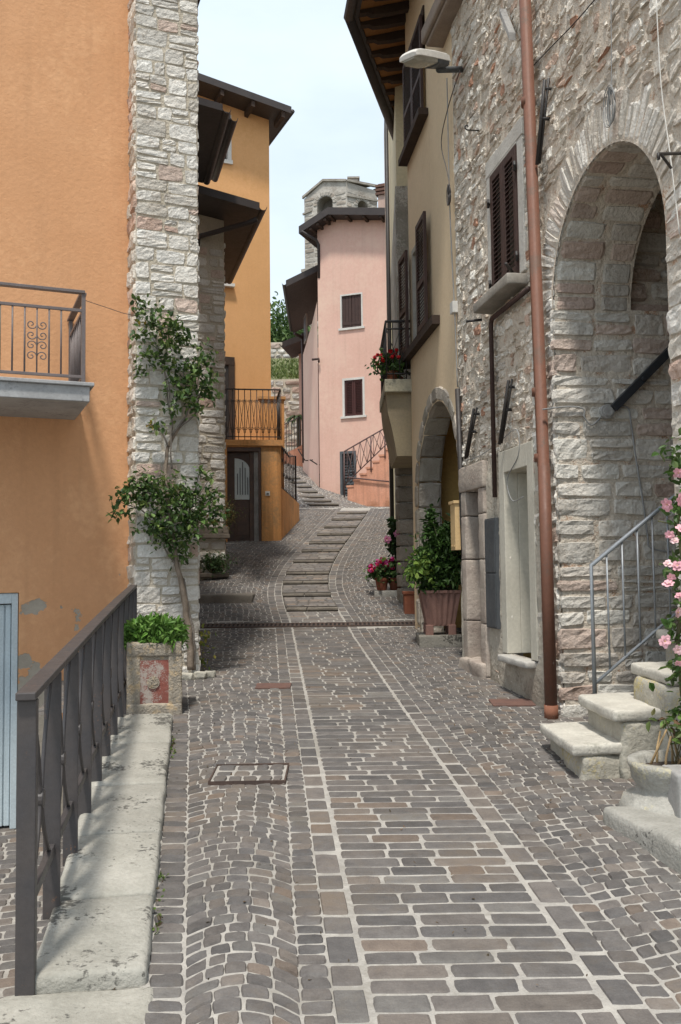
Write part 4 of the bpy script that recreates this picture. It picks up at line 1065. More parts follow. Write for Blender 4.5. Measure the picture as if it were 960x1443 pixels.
mb = MB(); u_ = FG.uv(553, 500)[0]; mb.tube([FG.p(u_, gz(gA.x, gB.y-2.5), .05), FG.p(u_, 11.3, .05)], .038, 8); mb.tube([FG.p(u_, 3.6, .05), FG.p(u_, 3.7, .05)], .05, 8); mb.build('drainpipe', m_iron2, GH, smooth=True)
# quoins at the near lower corner
mb = MB(); v = .6; k = 0
while v < 3.6:
    h = rg.uniform(.14, .26); wq = .55 if k % 2 else .3
    a_ = Vector(FGe.p(.0, v, .03)); 
    mb.rblock(FGe.p(wq/2-.01, v+h/2, -.10), (wq/2+.02, .15, h/2-.012), Matrix(((FGe.e[0], FGe.e[1], 0), (-FGe.n[0], -FGe.n[1], 0), (0, 0, 1))).transposed(), .015, .008, 4, 12, c=rg.uniform(.7, 1.05)*np.array((.36, .32, .27)))
    v += h; k += 1
mb.build('quoin', m_stone, GH, smooth=True)
# balcony with geraniums
bx0, bx1 = P(541, 545, 12.2).x, P(583, 545, 11.95).x; bz1, bz0 = P(560, 535, 12.0).z, P(560, 553, 12.0).z
m_bslab = mat('mossy_cream_concrete', (.46, .41, .29), (.30, .28, .22), 4, .5, 30, .93, c3=(.10, .10, .08), c3scale=3, c3lo=.58, c3hi=.7)
mb = MB(); mb.box(bx0, bx1+.3, 11.95, 13.59, bz0, bz1); BC = mb.build('balcony', m_bslab, GH, bevel=.01)
mb = MB()
prof = [(bx0+.02, bz0)]+[(P(x, y, 12.0).x, P(x, y, 12.0).z) for x, y in ((545, 562), (547, 580), (552, 600), (556, 618), (560, 642))]+[(bx1+.1, P(560, 642, 12.0).z), (bx1+.1, bz0)]
mb.prism([Vector((x, 12.05, z)) for x, z in prof], (0, 1.5, 0)); mb.build('corbel', mat('corbel_render', (.36, .29, .18), (.27, .22, .15), 3, .3, 30, .9, streak=.3), BC)
mb = MB(); rzt = P(541, 453, 12.0).z; rx = bx0+.03
for z_ in (bz1+.08, rzt-.10, rzt): mb.tube([(bx1, 12.0, z_), (rx, 12.0, z_), (rx, 13.55, z_)], .012 if z_ < rzt else .018, 6)
for k in range(8):
    t = k/7; mb.tube([(rx, 12+1.5*t, bz1), (rx, 12+1.5*t, rzt)], .010, 5)
for k in range(5): xx_ = rx+(bx1-rx)*k/4; mb.tube([(xx_, 12.0, bz1), (xx_, 12.0, rzt)], .008, 5)
mb.tube([(rx, 12.0, bz1+.1), (rx+.17, 12.0, rzt-.15), (bx1, 12.0, bz1+.1)], .008, 5); mb.tube([(rx, 12, rzt-.1), (rx+.17, 12, bz1+.2), (bx1, 12, rzt-.1)], .008, 5)
mb.build('railing', m_iron2, BC, smooth=True)
m_terra = mat('terracotta', (.30, .105, .055), (.24, .085, .048), 5, .15, 60, .85, attr=True, c3=(.33, .19, .13), c3scale=6, c3lo=.58, c3hi=.7)
m_flower = mat('petals', (1, 1, 1), (.85, .85, .85), 20, 0, 1, .6, attr=True, trans=.2)
def pot(mb, c0, r, h, c=(1, 1, 1)):
    mb.lathe(c0, [(r*.68, 0), (r*.93, h*.8), (r*1.04, h*.8), (r*1.06, h), (r*.9, h), (r*.86, h*.9), (.001, h*.88)], 20, c)
def geranium(name, label, c0, r, h, fr_, nfl, pal, seed, leafn=260, rad=None, potc=(1, 1, 1), spreadz=.14, fr2=.03, group=None):
    rg = np.random.default_rng(seed); t = T(name, label, 'potted plant', c0, group); mb = MB(); pot(mb, c0, r, h, potc); mb.build('pot', m_terra, t, smooth=False)
    c1 = Vector(c0)+Z3*(h+spreadz*.6); rad = rad or (r*1.7, r*1.7, spreadz); mb = MB(); leaves(mb, cloud(c1, rad, leafn, rg, 14, .35, False), .055, rg, ((.06, .11, .03), (.09, .15, .04), (.04, .08, .025)), wide=.95, up=.6); 
    for k in range(10): a = rg.uniform(0, 6.28); mb.tube([Vector(c0)+Z3*h*.85, c1+Vector((math.cos(a)*rad[0]*.7, math.sin(a)*rad[1]*.7, rg.uniform(-.3, .6)*rad[2]))], .004, 4, (.08, .12, .04))
    mb.build('foliage', m_leaf, t)
    mb = MB()
    for k in range(nfl):
        d = rg.normal(0, 1, 3); d /= np.linalg.norm(d); d[2] = abs(d[2])*.9+.15; q = np.array(c1)+d*np.array(rad)*rg.uniform(.9, 1.25); mb = MB(); bloom(mb, q, fr2*rg.uniform(.8, 1.2), rg, pal, 16); mb.build('flower', m_flower, t)
    return t
RED = ((.50, .006, .012), (.40, .004, .01), (.58, .015, .02)); MAG = ((.55, .03, .22), (.60, .06, .30), (.50, .01, .08)); PINKR = ((.60, .02, .10), (.55, .01, .06), (.62, .10, .35))
q = P(552, 530, 12.15); geranium('potted_geranium', 'red geranium in a terracotta pot on the balcony, nearest the rail corner', (q.x, 12.17, bz1+.002), .085, .14, None, 16, RED, 1, 420, (.19, .17, .17), spreadz=.16, fr2=.032, group='red geraniums on the balcony')
geranium('potted_geranium', 'red geranium in the shadier pot on the balcony, against the wall', (q.x+.10, 12.55, bz1+.002), .085, .14, None, 10, RED, 2, 320, (.17, .2, .16), spreadz=.16, group='red geraniums on the balcony')

# ================================================================ YELLOW HOUSE
m_yel = mat('yellow_ochre_render', (.74, .575, .385), (.68, .525, .345), 1.1, .35, 26, .93, streak=.08, c3=(.64, .48, .31), c3scale=.8, c3lo=.55, c3hi=.8, fa=.06)
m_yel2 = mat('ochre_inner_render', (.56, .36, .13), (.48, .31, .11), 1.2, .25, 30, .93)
FY0 = P(655, 905, 9.33); fy1 = P(581, 640, 12.0)
FY = Fr(fy1.x, fy1.y, FY0.x-fy1.x, FY0.y-fy1.y); LY = math.hypot(FY0.x-fy1.x, FY0.y-fy1.y)
YH = T('yellow_house', 'ochre yellow house with brown louvred shutters, wide dark eaves and a stone arch', 'house', FY.p(LY/2, .7, 0))
a0, a1 = FY.uv(588, 640)[0], FY.uv(648, 640)[0]+.02; ra_ = (a1-a0)/2; ac = (a0+a1)/2; crown = FY.uv(620, 562)[1]
ah = ('arch', ac, ra_-.02, crown-ra_+.02, 0.0)
wlo = (FY.uv(583, 490), FY.uv(599, 330)); wh = ('rect', wlo[0][0], wlo[1][0], FY.uv(592, 480)[1], FY.uv(592, 333)[1])
uh0, uh1 = FY.uv(574, 100)[0], FY.uv(600, 100)[0]; wu = ('rect', uh0, uh1, FY.uv(598, 165)[1], FY.uv(598, 22)[1])
mb = MB(); sheet(mb, FY, 0, LY+.1, .1, 9.6, [ah, wh, wu])
# side wall bending right
e2 = Vector((.24, 1, 0)).normalized(); c_ = Vector(FY.p(0, 0)); d_ = c_+e2*6
mb.add([(c_.x, c_.y, 3.0), (c_.x, c_.y, 9.6), (d_.x, d_.y, 9.6), (d_.x, d_.y, 3.0)], [(0, 1, 2, 3)])
mb.add([(c_.x, c_.y, 0), (c_.x, c_.y, 3), (c_.x+.35, c_.y+.06, 3), (c_.x+.35, c_.y+.06, 0)], [(0, 1, 2, 3)])
for hh in (wh, wu):
    _, p_, q_, lo_, hi_ = hh
    mb.fbox(FY, p_-.1, q_+.1, lo_-.1, hi_+.1, -.5, -.22)
mb.build('wall', m_yel, YH)
# arch: jambs, soffit, inner wall
rg = np.random.default_rng(51)
JP = ((.40, .37, .32), (.46, .42, .37), (.33, .30, .26)); mb = MB(); AD = .30; vs_ = ah[3]
vv = .3
FJ = Fr(*FY.p(ah[1]-ah[2], 0, 0)[:2], -FY.n[0], -FY.n[1])
mb.fbox(FY, ah[1]-ah[2]-.3, ah[1]-ah[2]-.004, .2, vs_, -AD, -.01, JP[0])
R = courses(0.0, AD, .4, vs_, rg, (.28, .42), (.3, .4)); stones(mb, R, flat(FJ), .014, .012, .005, JP, rg, .004, -.01, .03, .1)
def soff(r, vs, uc, fr_):
    return lambda a, b, w: fr_.a(uc-(r-w)*np.cos(a/r), vs+(r-w)*np.sin(a/r), -b)
th = np.linspace(0, math.pi*ah[2], 12); R = [(th[i], th[i+1], 0.0, AD) for i in range(11)]; stones(mb, R, soff(ah[2], vs_, ah[1], FY), .014, .012, .005, JP, rg, .004, -.01, .03, .1)
voussoirs(mb, FY, ah[1], ah[2], vs_, .17, 13, .008, rg, JP, .012, tj=.012, rough=.003)
R = courses(ah[1]-ah[2]-.17, ah[1]-ah[2], .5, vs_, rg, (.28, .42), (.17, .2)); stones(mb, R, flat(FY, .006), .012, .012, .004, JP, rg, .003, -.01, .03, .1)
mb.build('stone_arch', m_stone, YH)
mb = MB(); i0, i1 = ah[1]-ah[2]-.25, ah[1]+ah[2]+.3
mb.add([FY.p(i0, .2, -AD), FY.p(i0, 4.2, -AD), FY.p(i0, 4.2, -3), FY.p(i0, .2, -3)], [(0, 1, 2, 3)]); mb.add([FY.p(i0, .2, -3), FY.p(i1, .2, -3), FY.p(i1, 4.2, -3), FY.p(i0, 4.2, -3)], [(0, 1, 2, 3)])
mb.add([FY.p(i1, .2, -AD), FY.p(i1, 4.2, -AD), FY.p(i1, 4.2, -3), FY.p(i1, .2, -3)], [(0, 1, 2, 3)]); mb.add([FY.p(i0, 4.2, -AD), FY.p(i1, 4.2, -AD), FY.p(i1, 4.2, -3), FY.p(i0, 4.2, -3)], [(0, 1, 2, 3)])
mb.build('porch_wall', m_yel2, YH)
# windows
def shutter(parent, fr_, u0, u1, v0, v1, w0, th=.035, m=m_shutb, name='shutter', sw=.055, n=None, mid=True, wskew=0):
    mb = MB(); f = fr_
    def B(a, b, c, d, p=0, q=th): mb.fbox(f, a, b, c, d, w0+p, w0+q)
    B(u0, u0+sw, v0, v1); B(u1-sw, u1, v0, v1); B(u0+sw, u1-sw, v1-sw*1.2, v1); B(u0+sw, u1-sw, v0, v0+sw*1.4)
    vm = v0+(v1-v0)*.42
    if mid: B(u0+sw, u1-sw, vm-sw*.6, vm+sw*.6)
    o_ = mb.build(name, m, parent, bevel=.003)
    mb = MB(); k = v0+sw*1.4+.02
    while k < v1-sw*1.2-.03:
        if not (mid and vm-sw*.9 < k < vm+sw*.6):
            mb.box8([f.p(u0+sw, k, w0+th*.95), f.p(u1-sw, k, w0+th*.95), f.p(u1-sw, k+.03, w0+.002), f.p(u0+sw, k+.03, w0+.002), f.p(u0+sw, k+.009, w0+th*.95), f.p(u1-sw, k+.009, w0+th*.95), f.p(u1-sw, k+.039, w0+.002), f.p(u0+sw, k+.039, w0+.002)])
        k += .042
    mb.build('slats', m, o_); return o_
_, p_, q_, lo_, hi_ = wh
mb = MB(); mb.fbox(FY, p_, p_+.05, lo_, hi_, -.22, .006); mb.fbox(FY, q_-.05, q_, lo_, hi_, -.22, .006); mb.fbox(FY, p_+.05, q_-.05, hi_-.07, hi_, -.22, .006); 
WF = mb.build('window', mat('pale_stone_frame', (.42, .39, .34), (.34, .31, .27), 5, .3, 40, .9), YH)
mb = MB(); mb.fbox(FY, p_-.75, q_+.75, lo_-.10, lo_, -.2, .09); mb.build('sill', m_under, WF)
mb = MB(); mb.fbox(FY, p_+.05, q_-.05, lo_, hi_-.07, -.2, -.16); mb.build('pane', m_glass, WF)
um = (p_+q_)/2; sn = FY.uv(598, 470)[0], FY.uv(611, 470)[0]
shutter(WF, FY, sn[0]+.02, sn[1], lo_, hi_+.05, .06)
FQ = Fr(*FY.p(p_, 0, .03)[:2], *(Vector((FY.e[0], FY.e[1], 0))*.95+Vector((FY.n[0], FY.n[1], 0))*-.03)[:2])
shutter(WF, FQ, -.50, -.03, lo_, hi_+.03, .02)
_, p_, q_, lo_, hi_ = wu
mb = MB(); mb.fbox(FY, p_, q_, hi_, hi_+.12, -.2, .02)
WU = mb.build('window', m_under, YH); mb = MB(); mb.fbox(FY, p_-.12, q_+.12, lo_-.09, lo_-.01, -.2, .12); mb.build('sill', m_under, WU)
um = (p_+q_)/2
shutter(WU, FY, um+.005, q_, lo_, hi_, .03); shutter(WU, FY, p_, um-.005, lo_, hi_, .03)
# eaves
ze = 8.80
ce = at_z(500, 22, ze); fe = at_z(576, 224, ze); ne = Vector((ce.x-(FY.p(LY, 0)[0]-FY.p(0, 0)[0])*-.0, 0, 0))
nd = Vector((FY.e[0], FY.e[1], 0)); n0 = ce+nd*3.4
rise = .26
back = Vector((-FY.n[0], -FY.n[1], 0))
poly = [n0, ce, fe, fe+back*3+Z3*rise*3, ce+back*3.6+Z3*rise*3.6, n0+back*3.6+Z3*rise*3.6]
mb = MB(); mb.add([p for p in poly]+[p+Z3*.1 for p in poly], [(0, 1, 4, 5), (1, 2, 3, 4), (11, 10, 7, 6), (10, 9, 8, 7), (0, 6, 7, 1), (1, 7, 8, 2), (2, 8, 9, 3), (5, 11, 6, 0), (3, 9, 10, 4), (4, 10, 11, 5)])
m_eboard = mat('orange_brown_boards', (.36, .17, .06), (.27, .13, .05), 5, .2, 40, .85)
RY = mb.build('roof', m_eboard, YH)
mb = MB(); outs = []
def gut(a, b, r=.075):
    d = (b-a).normalized(); s_ = Vector((d.y, -d.x, 0)).normalized()
    if s_.dot(back) > 0: s_ = -s_
    mb.tube([a+s_*.07+Z3*.0, b+s_*.07+Z3*.0], r, 10)
gut(n0, ce-nd*.04); gut(ce, fe)
mb.build('gutter', m_roof, RY, smooth=True)
mb = MB(); mb.prism([n0-Z3*.03, ce-Z3*.03, ce+Z3*.15, n0+Z3*.15], back*.05); mb.prism([ce-Z3*.03, fe-Z3*.03, fe+Z3*.15, ce+Z3*.15], back*.05)
mb.prism([q+Z3*.101 for q in (n0+back*-.06, ce+back*-.06, ce+back*3.6+Z3*rise*3.6, n0+back*3.6+Z3*rise*3.6)], Z3*.08)
mb.prism([q+Z3*.101 for q in (ce+back*-.06, fe+back*-.03, fe+back*3+Z3*rise*3, ce+back*3.6+Z3*rise*3.6)], Z3*.08)
mb.build('fascia', m_roof, RY)
mb = MB()
def rafter(s_, d, ln):
    mb = MB()
    # shaped rafter: thin underside with carved end
    sv = Vector((-d.y, d.x, 0)).normalized()*.045; pts = [(0.02, -.005), (.06, -.055), (.16, -.06), (.22, -.10), (.40, -.12), (ln, -.13), (ln, -.005)]
    mb.prism([s_+d*t+Z3*(h+rise*t) for t, h in pts][::1], sv*2); mb.build('rafter', m_under, RY)
k = .12
while k < 3.3: rafter(ce+nd*k, back, 2.2); k += .36
le = (fe-ce).length; de = (fe-ce).normalized(); k = .15
while k < le-.2: rafter(ce+de*k, back, 2.0); k += .36
# downpipe between yellow and stone houses, meter box
mb = MB(); a = P(652, 548, 9.25); b = P(667, 935, 9.25); wv = Vector((FY.n[0], FY.n[1], 0))*.05
mb.tube([Vector((a.x, 9.25, a.z))+wv, Vector((b.x, 9.25, gz(1.2, 9.2)))+wv], .028, 8)
tag(mb.build('drainpipe', m_iron2, smooth=True), 'thin black pipe where the yellow and stone houses meet', 'pipe')
q0, q1 = FY.uv(642, 712), FY.uv(652, 775); mb = MB(); um_ = LY-.10
mb.fbox(FY, um_-.12, um_+.08, q1[1], q0[1], .002, .07); mb.fbox(FY, um_-.14, um_+.095, q0[1], q0[1]+.03, .002, .085); mb.fbox(FY, um_-.10, um_+.06, q1[1]+.03, q1[1]+.05, .07, .075)
tag(mb.build('meter_box', mat('beige_plastic', (.62, .43, .22), (.58, .40, .20), 3, .05, 20, .5), bevel=.006), 'beige meter box mounted beside the black pipe right of the big bush', 'box')

# ================================================================ STONE HOUSE (right, near)
O1 = P(777, 1003, 7.14); O2 = P(655, 937, 9.32)
FH = Fr(O2.x, O2.y, O1.x-O2.x, O1.y-O2.y); FH = Fr(O2.x, O2.y, *FH.e)
SH = T('rubble_stone_house', 'old rubble stone house front with a tall arch, shuttered window and blind door niches', 'house', FH.p(2.5, .45, 0))
def U(x, y, w_=0): return FH.uv(x, y, w_)
ub, uv_ = U(768, 420)[0], U(944, 450)[0]
apts = [(777, 387), (782, 339), (796, 301), (813, 252), (841, 218), (862, 206), (893, 221), (914, 266), (927, 322), (938, 398), (941, 464)]
AU = [U(*p) for p in apts]
uL_, uR_ = U(779, 440)[0], U(944, 500)[0]; AC = (uL_+uR_)/2; AR = (uR_-uL_)/2; AV = max(p[1] for p in AU)-AR
print('ARCH', [(round(a, 2), round(b, 2)) for a, b in AU], AC, AR, AV)
sw0, sw1 = U(695, 410), U(735, 215)
vw0, vw1 = (U(700, 410)[1]+U(734, 398)[1])/2, (U(695, 248)[1]+U(728, 208)[1])/2
win = ('rect', U(697, 330)[0], U(735, 330)[0], vw0, vw1)
nA = (U(661, 690), U(682, 918)); nB = (U(717, 668), U(748, 930))
n1h = ('rect', U(664, 800)[0], U(683, 800)[0], .1, U(672, 690)[1]); n2h = ('rect', U(717, 790)[0], U(750, 790)[0], U(735, 925)[1], U(728, 662)[1])
ar_ = ('arch', AC, AR, AV, -1)
HO = [win, n1h, n2h, ar_]
rg = np.random.default_rng(61)
mb = MB(); TOP = 9.6; UEND = 5.6
sheet(mb, FH, -.01, UEND, -.6, TOP, HO, w=-.002, mi=1)
RUB = ((.66, .61, .54), (.71, .67, .61), (.57, .50, .43), (.60, .46, .38), (.50, .30, .22), (.76, .74, .69), (.54, .50, .45))
lowv = n1h[4]+.22
# rubble: several size bands
R = courses(0, UEND, -.4, TOP, rg, (.055, .12), (.07, .20), HO, grow=.0, wob=.25)
vo_r = AR+.34
def keep(q, f):
    u, v = (q[0]+q[1])/2, (q[2]+q[3])/2
    ang = (u-AC)**2+(v-AV)**2
    if v > AV and ang < vo_r**2: return False
    if AC-AR-.45 < u < AC-AR+.02 and v < AV+.1: return False
    if u > AC+AR-.02 and u < AC+AR+.5 and v < AV+.1: return False
    if u < uL_-.05 and v < lowv: return rg.random() < f
    return True
R = [q for q in R if keep(q, .25) and rg.random() < .80]
stones(mb, R, flat(FH), .018, .012, .006, RUB, rg, .024, -.022, .14, .14, wts=(5, 6, 3, 1.6, .9, 5, 2), tilt=.007, S=S8, Tq=T7)
VV = {}
voussoirs(mb, FH, AC, AR-.01, AV, .32, 38, .0, rg, (WHITE_PINK[0], WHITE_PINK[1], WHITE_PINK[2], (.64, .57, .51)), .008, a0=-4, a1=184, gap=.007, rough=.006, tj=.07, tilt=.005, **VV)
for ua_, ub2 in ((AC-AR-.45, AC-AR), (AC+AR, AC+AR+.5)):
    R = courses(ua_, ub2, -.4, AV+.1, rg, (.10, .2), (.2, .45)); stones(mb, R, flat(FH), .014, .016, .008, WHITE_PINK, rg, .014, -.02, .1, .12, tilt=.005, wts=(6, 6, 3, 2, 1, 5), S=S8, Tq=T7)
# jamb wall running in from the street, soffit
JX = Fr(*FH.p(AC-AR, 0)[:2], -FH.n[0], -FH.n[1])
mb.fbox(FH, AC-AR-.5, AC-AR-.003, -.5, AV+.02, -3.2, -.02, mi=1)
def jamb_courses(u0, u1, v0, v1, ch, cw): return courses(u0, u1, v0, v1, rg, ch, cw, wob=.1)
R = jamb_courses(-.02, 3.2, -.3, 3.0, (.10, .20), (.18, .52))+jamb_courses(-.02, .64, 3.0, AV, (.12, .2), (.2, .5))+jamb_courses(.64, 3.2, 3.0, AV+.01, (.1, .2), (.2, .5))
JPAL = ((.60, .58, .54), (.64, .62, .58), (.54, .51, .47), (.53, .44, .39), (.49, .39, .34), (.68, .67, .63))
stones(mb, R, flat(JX), .014, .014, .007, JPAL, rg, .013, -.018, .07, .12, tilt=.004, wts=(6, 5, 4, 2.5, 1.2, 4), S=np.array([-1, -.92, -.6, -.2, .2, .6, .92, 1.]), Tq=np.array([-1, -.8, -.3, .3, .8, 1.]))
R = courses(.64, 3.2, AV, 5.2, rg, (.10, .2), (.2, .5)); stones(mb, R, flat(JX, -.10), .028, .02, .01, np.array(JPAL)*.9, rg, .014, -.02, .1, .14, tilt=.008)
R = []
th = 0
while th < math.pi*AR:
    h = rg.uniform(.09, .16); t2 = min(th+h, math.pi*AR)
    for a, b in ((0, .3+rg.uniform(-.12, .12)),): R += [(th, t2, a, b), (th, t2, b, .64)]
    th = t2
stones(mb, R, soff(AR, AV, AC, FH), .010, .012, .005, np.array(JPAL)*.95, rg, .008, -.015, .08, .12, tilt=.006)
sgm = [(AC-AR*1.004*math.cos(a), AV+AR*1.004*math.sin(a)) for a in np.linspace(0, math.pi, 49)]
for a, b in zip(sgm[:-1], sgm[1:]): mb.add([FH.p(*a, -.02), FH.p(*b, -.02), FH.p(*b, -.64), FH.p(*a, -.64)], [(0, 1, 2, 3)], (1, 1, 1), 1)
# back of the arch wall and inner room
sheet(mb, FH, AC-AR-.5, AC+AR+.6, -.5, 5.2, [('arch', AC, AR*1.01, AV, -1)], w=-.64, mi=1)
mb.add([FH.p(AC-AR-.5, 5.2, -.64), FH.p(AC+AR+.6, 5.2, -.64), FH.p(AC+AR+.6, 5.2, -3.2), FH.p(AC-AR-.5, 5.2, -3.2)], [(0, 1, 2, 3)], mi=1)
mb.add([FH.p(AC-AR-.12, AV+.02, -.64), FH.p(AC-AR-.12, 5.2, -.64), FH.p(AC-AR-.12, 5.2, -3.2), FH.p(AC-AR-.12, AV+.02, -3.2)], [(0, 1, 2, 3)], mi=1)
mb.add([FH.p(AC-AR-.5, -.5, -3.2), FH.p(AC+AR+.6, -.5, -3.2), FH.p(AC+AR+.6, 5.2, -3.2), FH.p(AC-AR-.5, 5.2, -3.2)], [(0, 1, 2, 3)], mi=1)
mb.add([FH.p(AC+AR+.05, -.5, -.64), FH.p(AC+AR+.05, -.5, -3.2), FH.p(AC+AR+.05, 5.2, -3.2), FH.p(AC+AR+.05, 5.2, -.64)], [(0, 1, 2, 3)], mi=1)
mb.add([FH.p(AC+AR, -.5, -.02), FH.p(AC+AR, AV, -.02), FH.p(AC+AR, AV, -.64), FH.p(AC+AR, -.5, -.64)], [(0, 1, 2, 3)], mi=1)
# end wall facing up the street above the yellow eaves, and body
mb.add([FH.p(-.02, 0), FH.p(-.02, TOP), FH.p(-.02, TOP, -4), FH.p(-.02, 0, -4), FH.p(UEND, -.6), FH.p(UEND, TOP), FH.p(UEND, TOP, -4), FH.p(UEND, -.6, -4)], [(0, 1, 2, 3), (4, 5, 6, 7), (1, 5, 6, 2)], mi=1)
m_rmort = mat('rubble_mortar', (.66, .585, .49), (.54, .475, .39), 6, 1.0, 24, .97, disp=.035, c3=(.42, .26, .17), c3scale=7, c3lo=.60, c3hi=.68)
mb.build('wall', [m_stone, m_rmort], SH)
# plastered lower zone
m_plas = mat('old_patched_plaster', (.50, .45, .37), (.40, .36, .30), 2.5, .9, 22, .95, disp=.025, c3=(.27, .235, .19), c3scale=2.2, c3lo=.55, c3hi=.68, wet=(.4, 1.1, (.20, .16, .12), .5))
m_cem = mat('smooth_cement', (.54, .51, .43), (.46, .43, .36), 2, .2, 40, .9, streak=.25)
mb = MB(); nx_, ny_ = 60, 60; u0_, u1_ = .0, uL_-.12
rs_ = [('rect', n1h[1]-.1, n1h[2]+.1, -1, n1h[4]+.2), ('rect', n2h[1]-.14, n2h[2]+.14, n2h[3]-.0, n2h[4]+.2)]
vs2 = np.linspace(.1, lowv+.1, ny_); us2 = np.linspace(u0_, u1_, nx_)
pt = {}
for i in range(nx_):
    for j in range(ny_):
        p = FH.p(us2[i], vs2[j], 0); nn_ = noise.noise(Vector(p)*5)*.016+noise.noise(Vector(p)*16)*.008
        edge = (vs2[j]-lowv)*.25+noise.noise(Vector(p)*2.5)*.05+noise.noise(Vector(p)*7)*.03
        pt[i, j] = FH.p(us2[i], vs2[j], .018+nn_-max(0, edge+.02))
vv_ = [pt[i, j] for j in range(ny_) for i in range(nx_)]; ff = []
for j in range(ny_-1):
    for i in range(nx_-1):
        um_, vm_ = (us2[i]+us2[i+1])/2, (vs2[j]+vs2[j+1])/2
        if any(h[1] < um_ < h[2] and h[3] < vm_ < h[4] for h in rs_): continue
        ff.append((j*nx_+i, j*nx_+i+1, (j+1)*nx_+i+1, (j+1)*nx_+i))
mb.add(vv_, ff); mb.build('plaster', m_plas, SH, smooth=True)
# niche one: stone jambs
mb = MB(); _, a, b, c, d = n1h; k = c
m_jst = mat('pinkish_jamb_stone', (.44, .38, .32), (.32, .26, .22), 5, .8, 30, .93, attr=True, disp=.012, streak=.4)
AX = Matrix(((FH.e[0], FH.e[1], 0), (-FH.n[0], -FH.n[1], 0), (0, 0, 1))).transposed()
while k < d-.05:
    h = min(rg.uniform(.4, .6), d-k)
    for s0, s1 in ((a-.14, a+.005), (b-.005, b+.15)): mb.rblock(FH.p((s0+s1)/2, k+h/2, -.08), ((s1-s0)/2, .13, h/2-.004), AX, .012, .006, 4, 9, c=rg.uniform(.85, 1.1)*np.ones(3))
    k += h
mb.rblock(FH.p((a+b)/2, d+.12, -.08), ((b-a)/2+.17, .14, .12), AX, .012, .008, 5, 9)
mb.fbox(FH, a, b, 0, d, -.36, -.28); mb.rblock(FH.p((a+b)/2, U(672, 928)[1]-.09, .0), ((b-a)/2+.13, .10, .09), AX, .03, .02, 5, 9)
mb.build('door_niche', m_jst, SH, smooth=True)
# niche two: cement surround
mb = MB(); _, a, b, c, d = n2h
mb.fbox(FH, a-.13, a, c-.0, d+.19, -.1, .028); mb.fbox(FH, b, b+.13, c, d+.19, -.1, .028); mb.fbox(FH, a, b, d, d+.19, -.1, .0281)
mb.fbox(FH, a-.1, b+.1, c, d+.1, -.3, -.24); mb.fbox(FH, a-.05, a-.0, c, d, -.24, -.1); mb.fbox(FH, b+.0, b+.05, c, d, -.24, -.1); mb.fbox(FH, a, b, d, d+.05, -.24, -.1)
nb_ = mb.build('blind_doorway', m_cem, SH, bevel=.006)
mb = MB(); mb.rblock(FH.p((a+b)/2+.02, c-.035, .03), ((b-a)/2+.06, .08, .028), AX, .015, .006, 6, 9); mb.build('doorstep', mat('sill_stone', (.48, .46, .42), (.36, .34, .31), 5, .5, 40, .9), nb_, smooth=True)
# shuttered window
_, a, b, c, d = win
mb = MB(); mb.fbox(FH, a-.12, a, c, d+.02, -.12, .026); mb.fbox(FH, b, b+.12, c, d+.02, -.12, .026); mb.fbox(FH, a-.13, b+.13, d+.02, d+.17, -.12, .030); mb.fbox(FH, a, b, d, d+.02, -.12, .03)
mb.fbox(FH, a-.02, b+.02, c-.02, d+.02, -.2, -.1)
WS = mb.build('window', mat('white_stone_surround', (.52, .50, .46), (.42, .40, .36), 5, .6, 35, .93), SH, bevel=.008)
um = (a+b)/2; shutter(WS, FH, a+.01, um-.003, c+.01, d-.01, .0, .04, mid=False, sw=.06); shutter(WS, FH, um+.003, b-.01, c+.01, d-.01, .0, .04, mid=False, sw=.06)
mb = MB(); mb.rblock(FH.p((a+b)/2, c-.075, .08), ((b-a)/2+.13, .10, .045), AX, .012, .007, 9, 9); mb.build('sill', mat('old_sill', (.34, .31, .27), (.22, .20, .17), 4, .6, 30, .92), WS, smooth=True)
mb = MB()
for uu, vv2 in ((a-.01, c+.12), (a-.01, d-.25), (b+.01, c+.15), (b+.01, d-.2)): mb.tube([FH.p(uu-.03, vv2, .035), FH.p(uu+.03, vv2, .06)], .014, 6); mb.tube([FH.p(uu, vv2-.04, .05), FH.p(uu, vv2+.04, .05)], .012, 6)
mb.tube([FH.p(b-.05, c+.02, .06), FH.p(b+.05, c+.07, .16)], .014, 6); mb.tube([FH.p(a-.16, c-.16, .08), FH.p(a-.20, c-.17, .22)], .012, 6)
mb.build('hinges', m_iron2, WS, smooth=True)
# upper window sill seen at the top
q0, q1 = U(618, 72), U(655, 5); mb = MB(); mb.fbox(FH, q0[0]+.0, q0[0]+1.5, q0[1]+.05, q0[1]+.22, -.1, .20); mb.fbox(FH, q0[0]+.05, q0[0]+1.45, q0[1]+.0, q0[1]+.05, -.1, .16)
mb.build('cornice', mat('stained_moulding', (.30, .24, .19), (.22, .17, .14), 5, .4, 30, .9), SH, bevel=.03)
# brown downpipe
m_pipe = mat('brown_painted_pipe', (.165, .074, .048), (.135, .062, .040), 2.5, .1, 50, .55, spec=.3, streak=.35, c3=(.12, .07, .05), c3scale=5, c3lo=.56, c3hi=.66)
mb = MB(); wq = .09; pts = [U(777, 1000, wq)]; ux = pts[0][0]
mb.tube([FH.p(ux, .50, wq), FH.p(ux-.02, 2.3, wq), FH.p(ux-.03, 2.301, wq), FH.p(U(733, 0, wq)[0], 9.0, wq)], .047, 16)
DP = tag(mb.build('drainpipe', m_pipe, smooth=True), 'thick brown drainpipe running down the stone house beside the tall arch', 'pipe')
for yv in (648, 555, 130): mb = MB(); q = U(755, yv, wq); uu = np.interp(q[1], [.5, 9.0], [ux, U(733, 0, wq)[0]]); mb.tube([FH.p(uu, q[1]-.03, wq), FH.p(uu, q[1]+.03, wq)], .058, 16); mb.build('collar', m_pipe, DP, smooth=True)
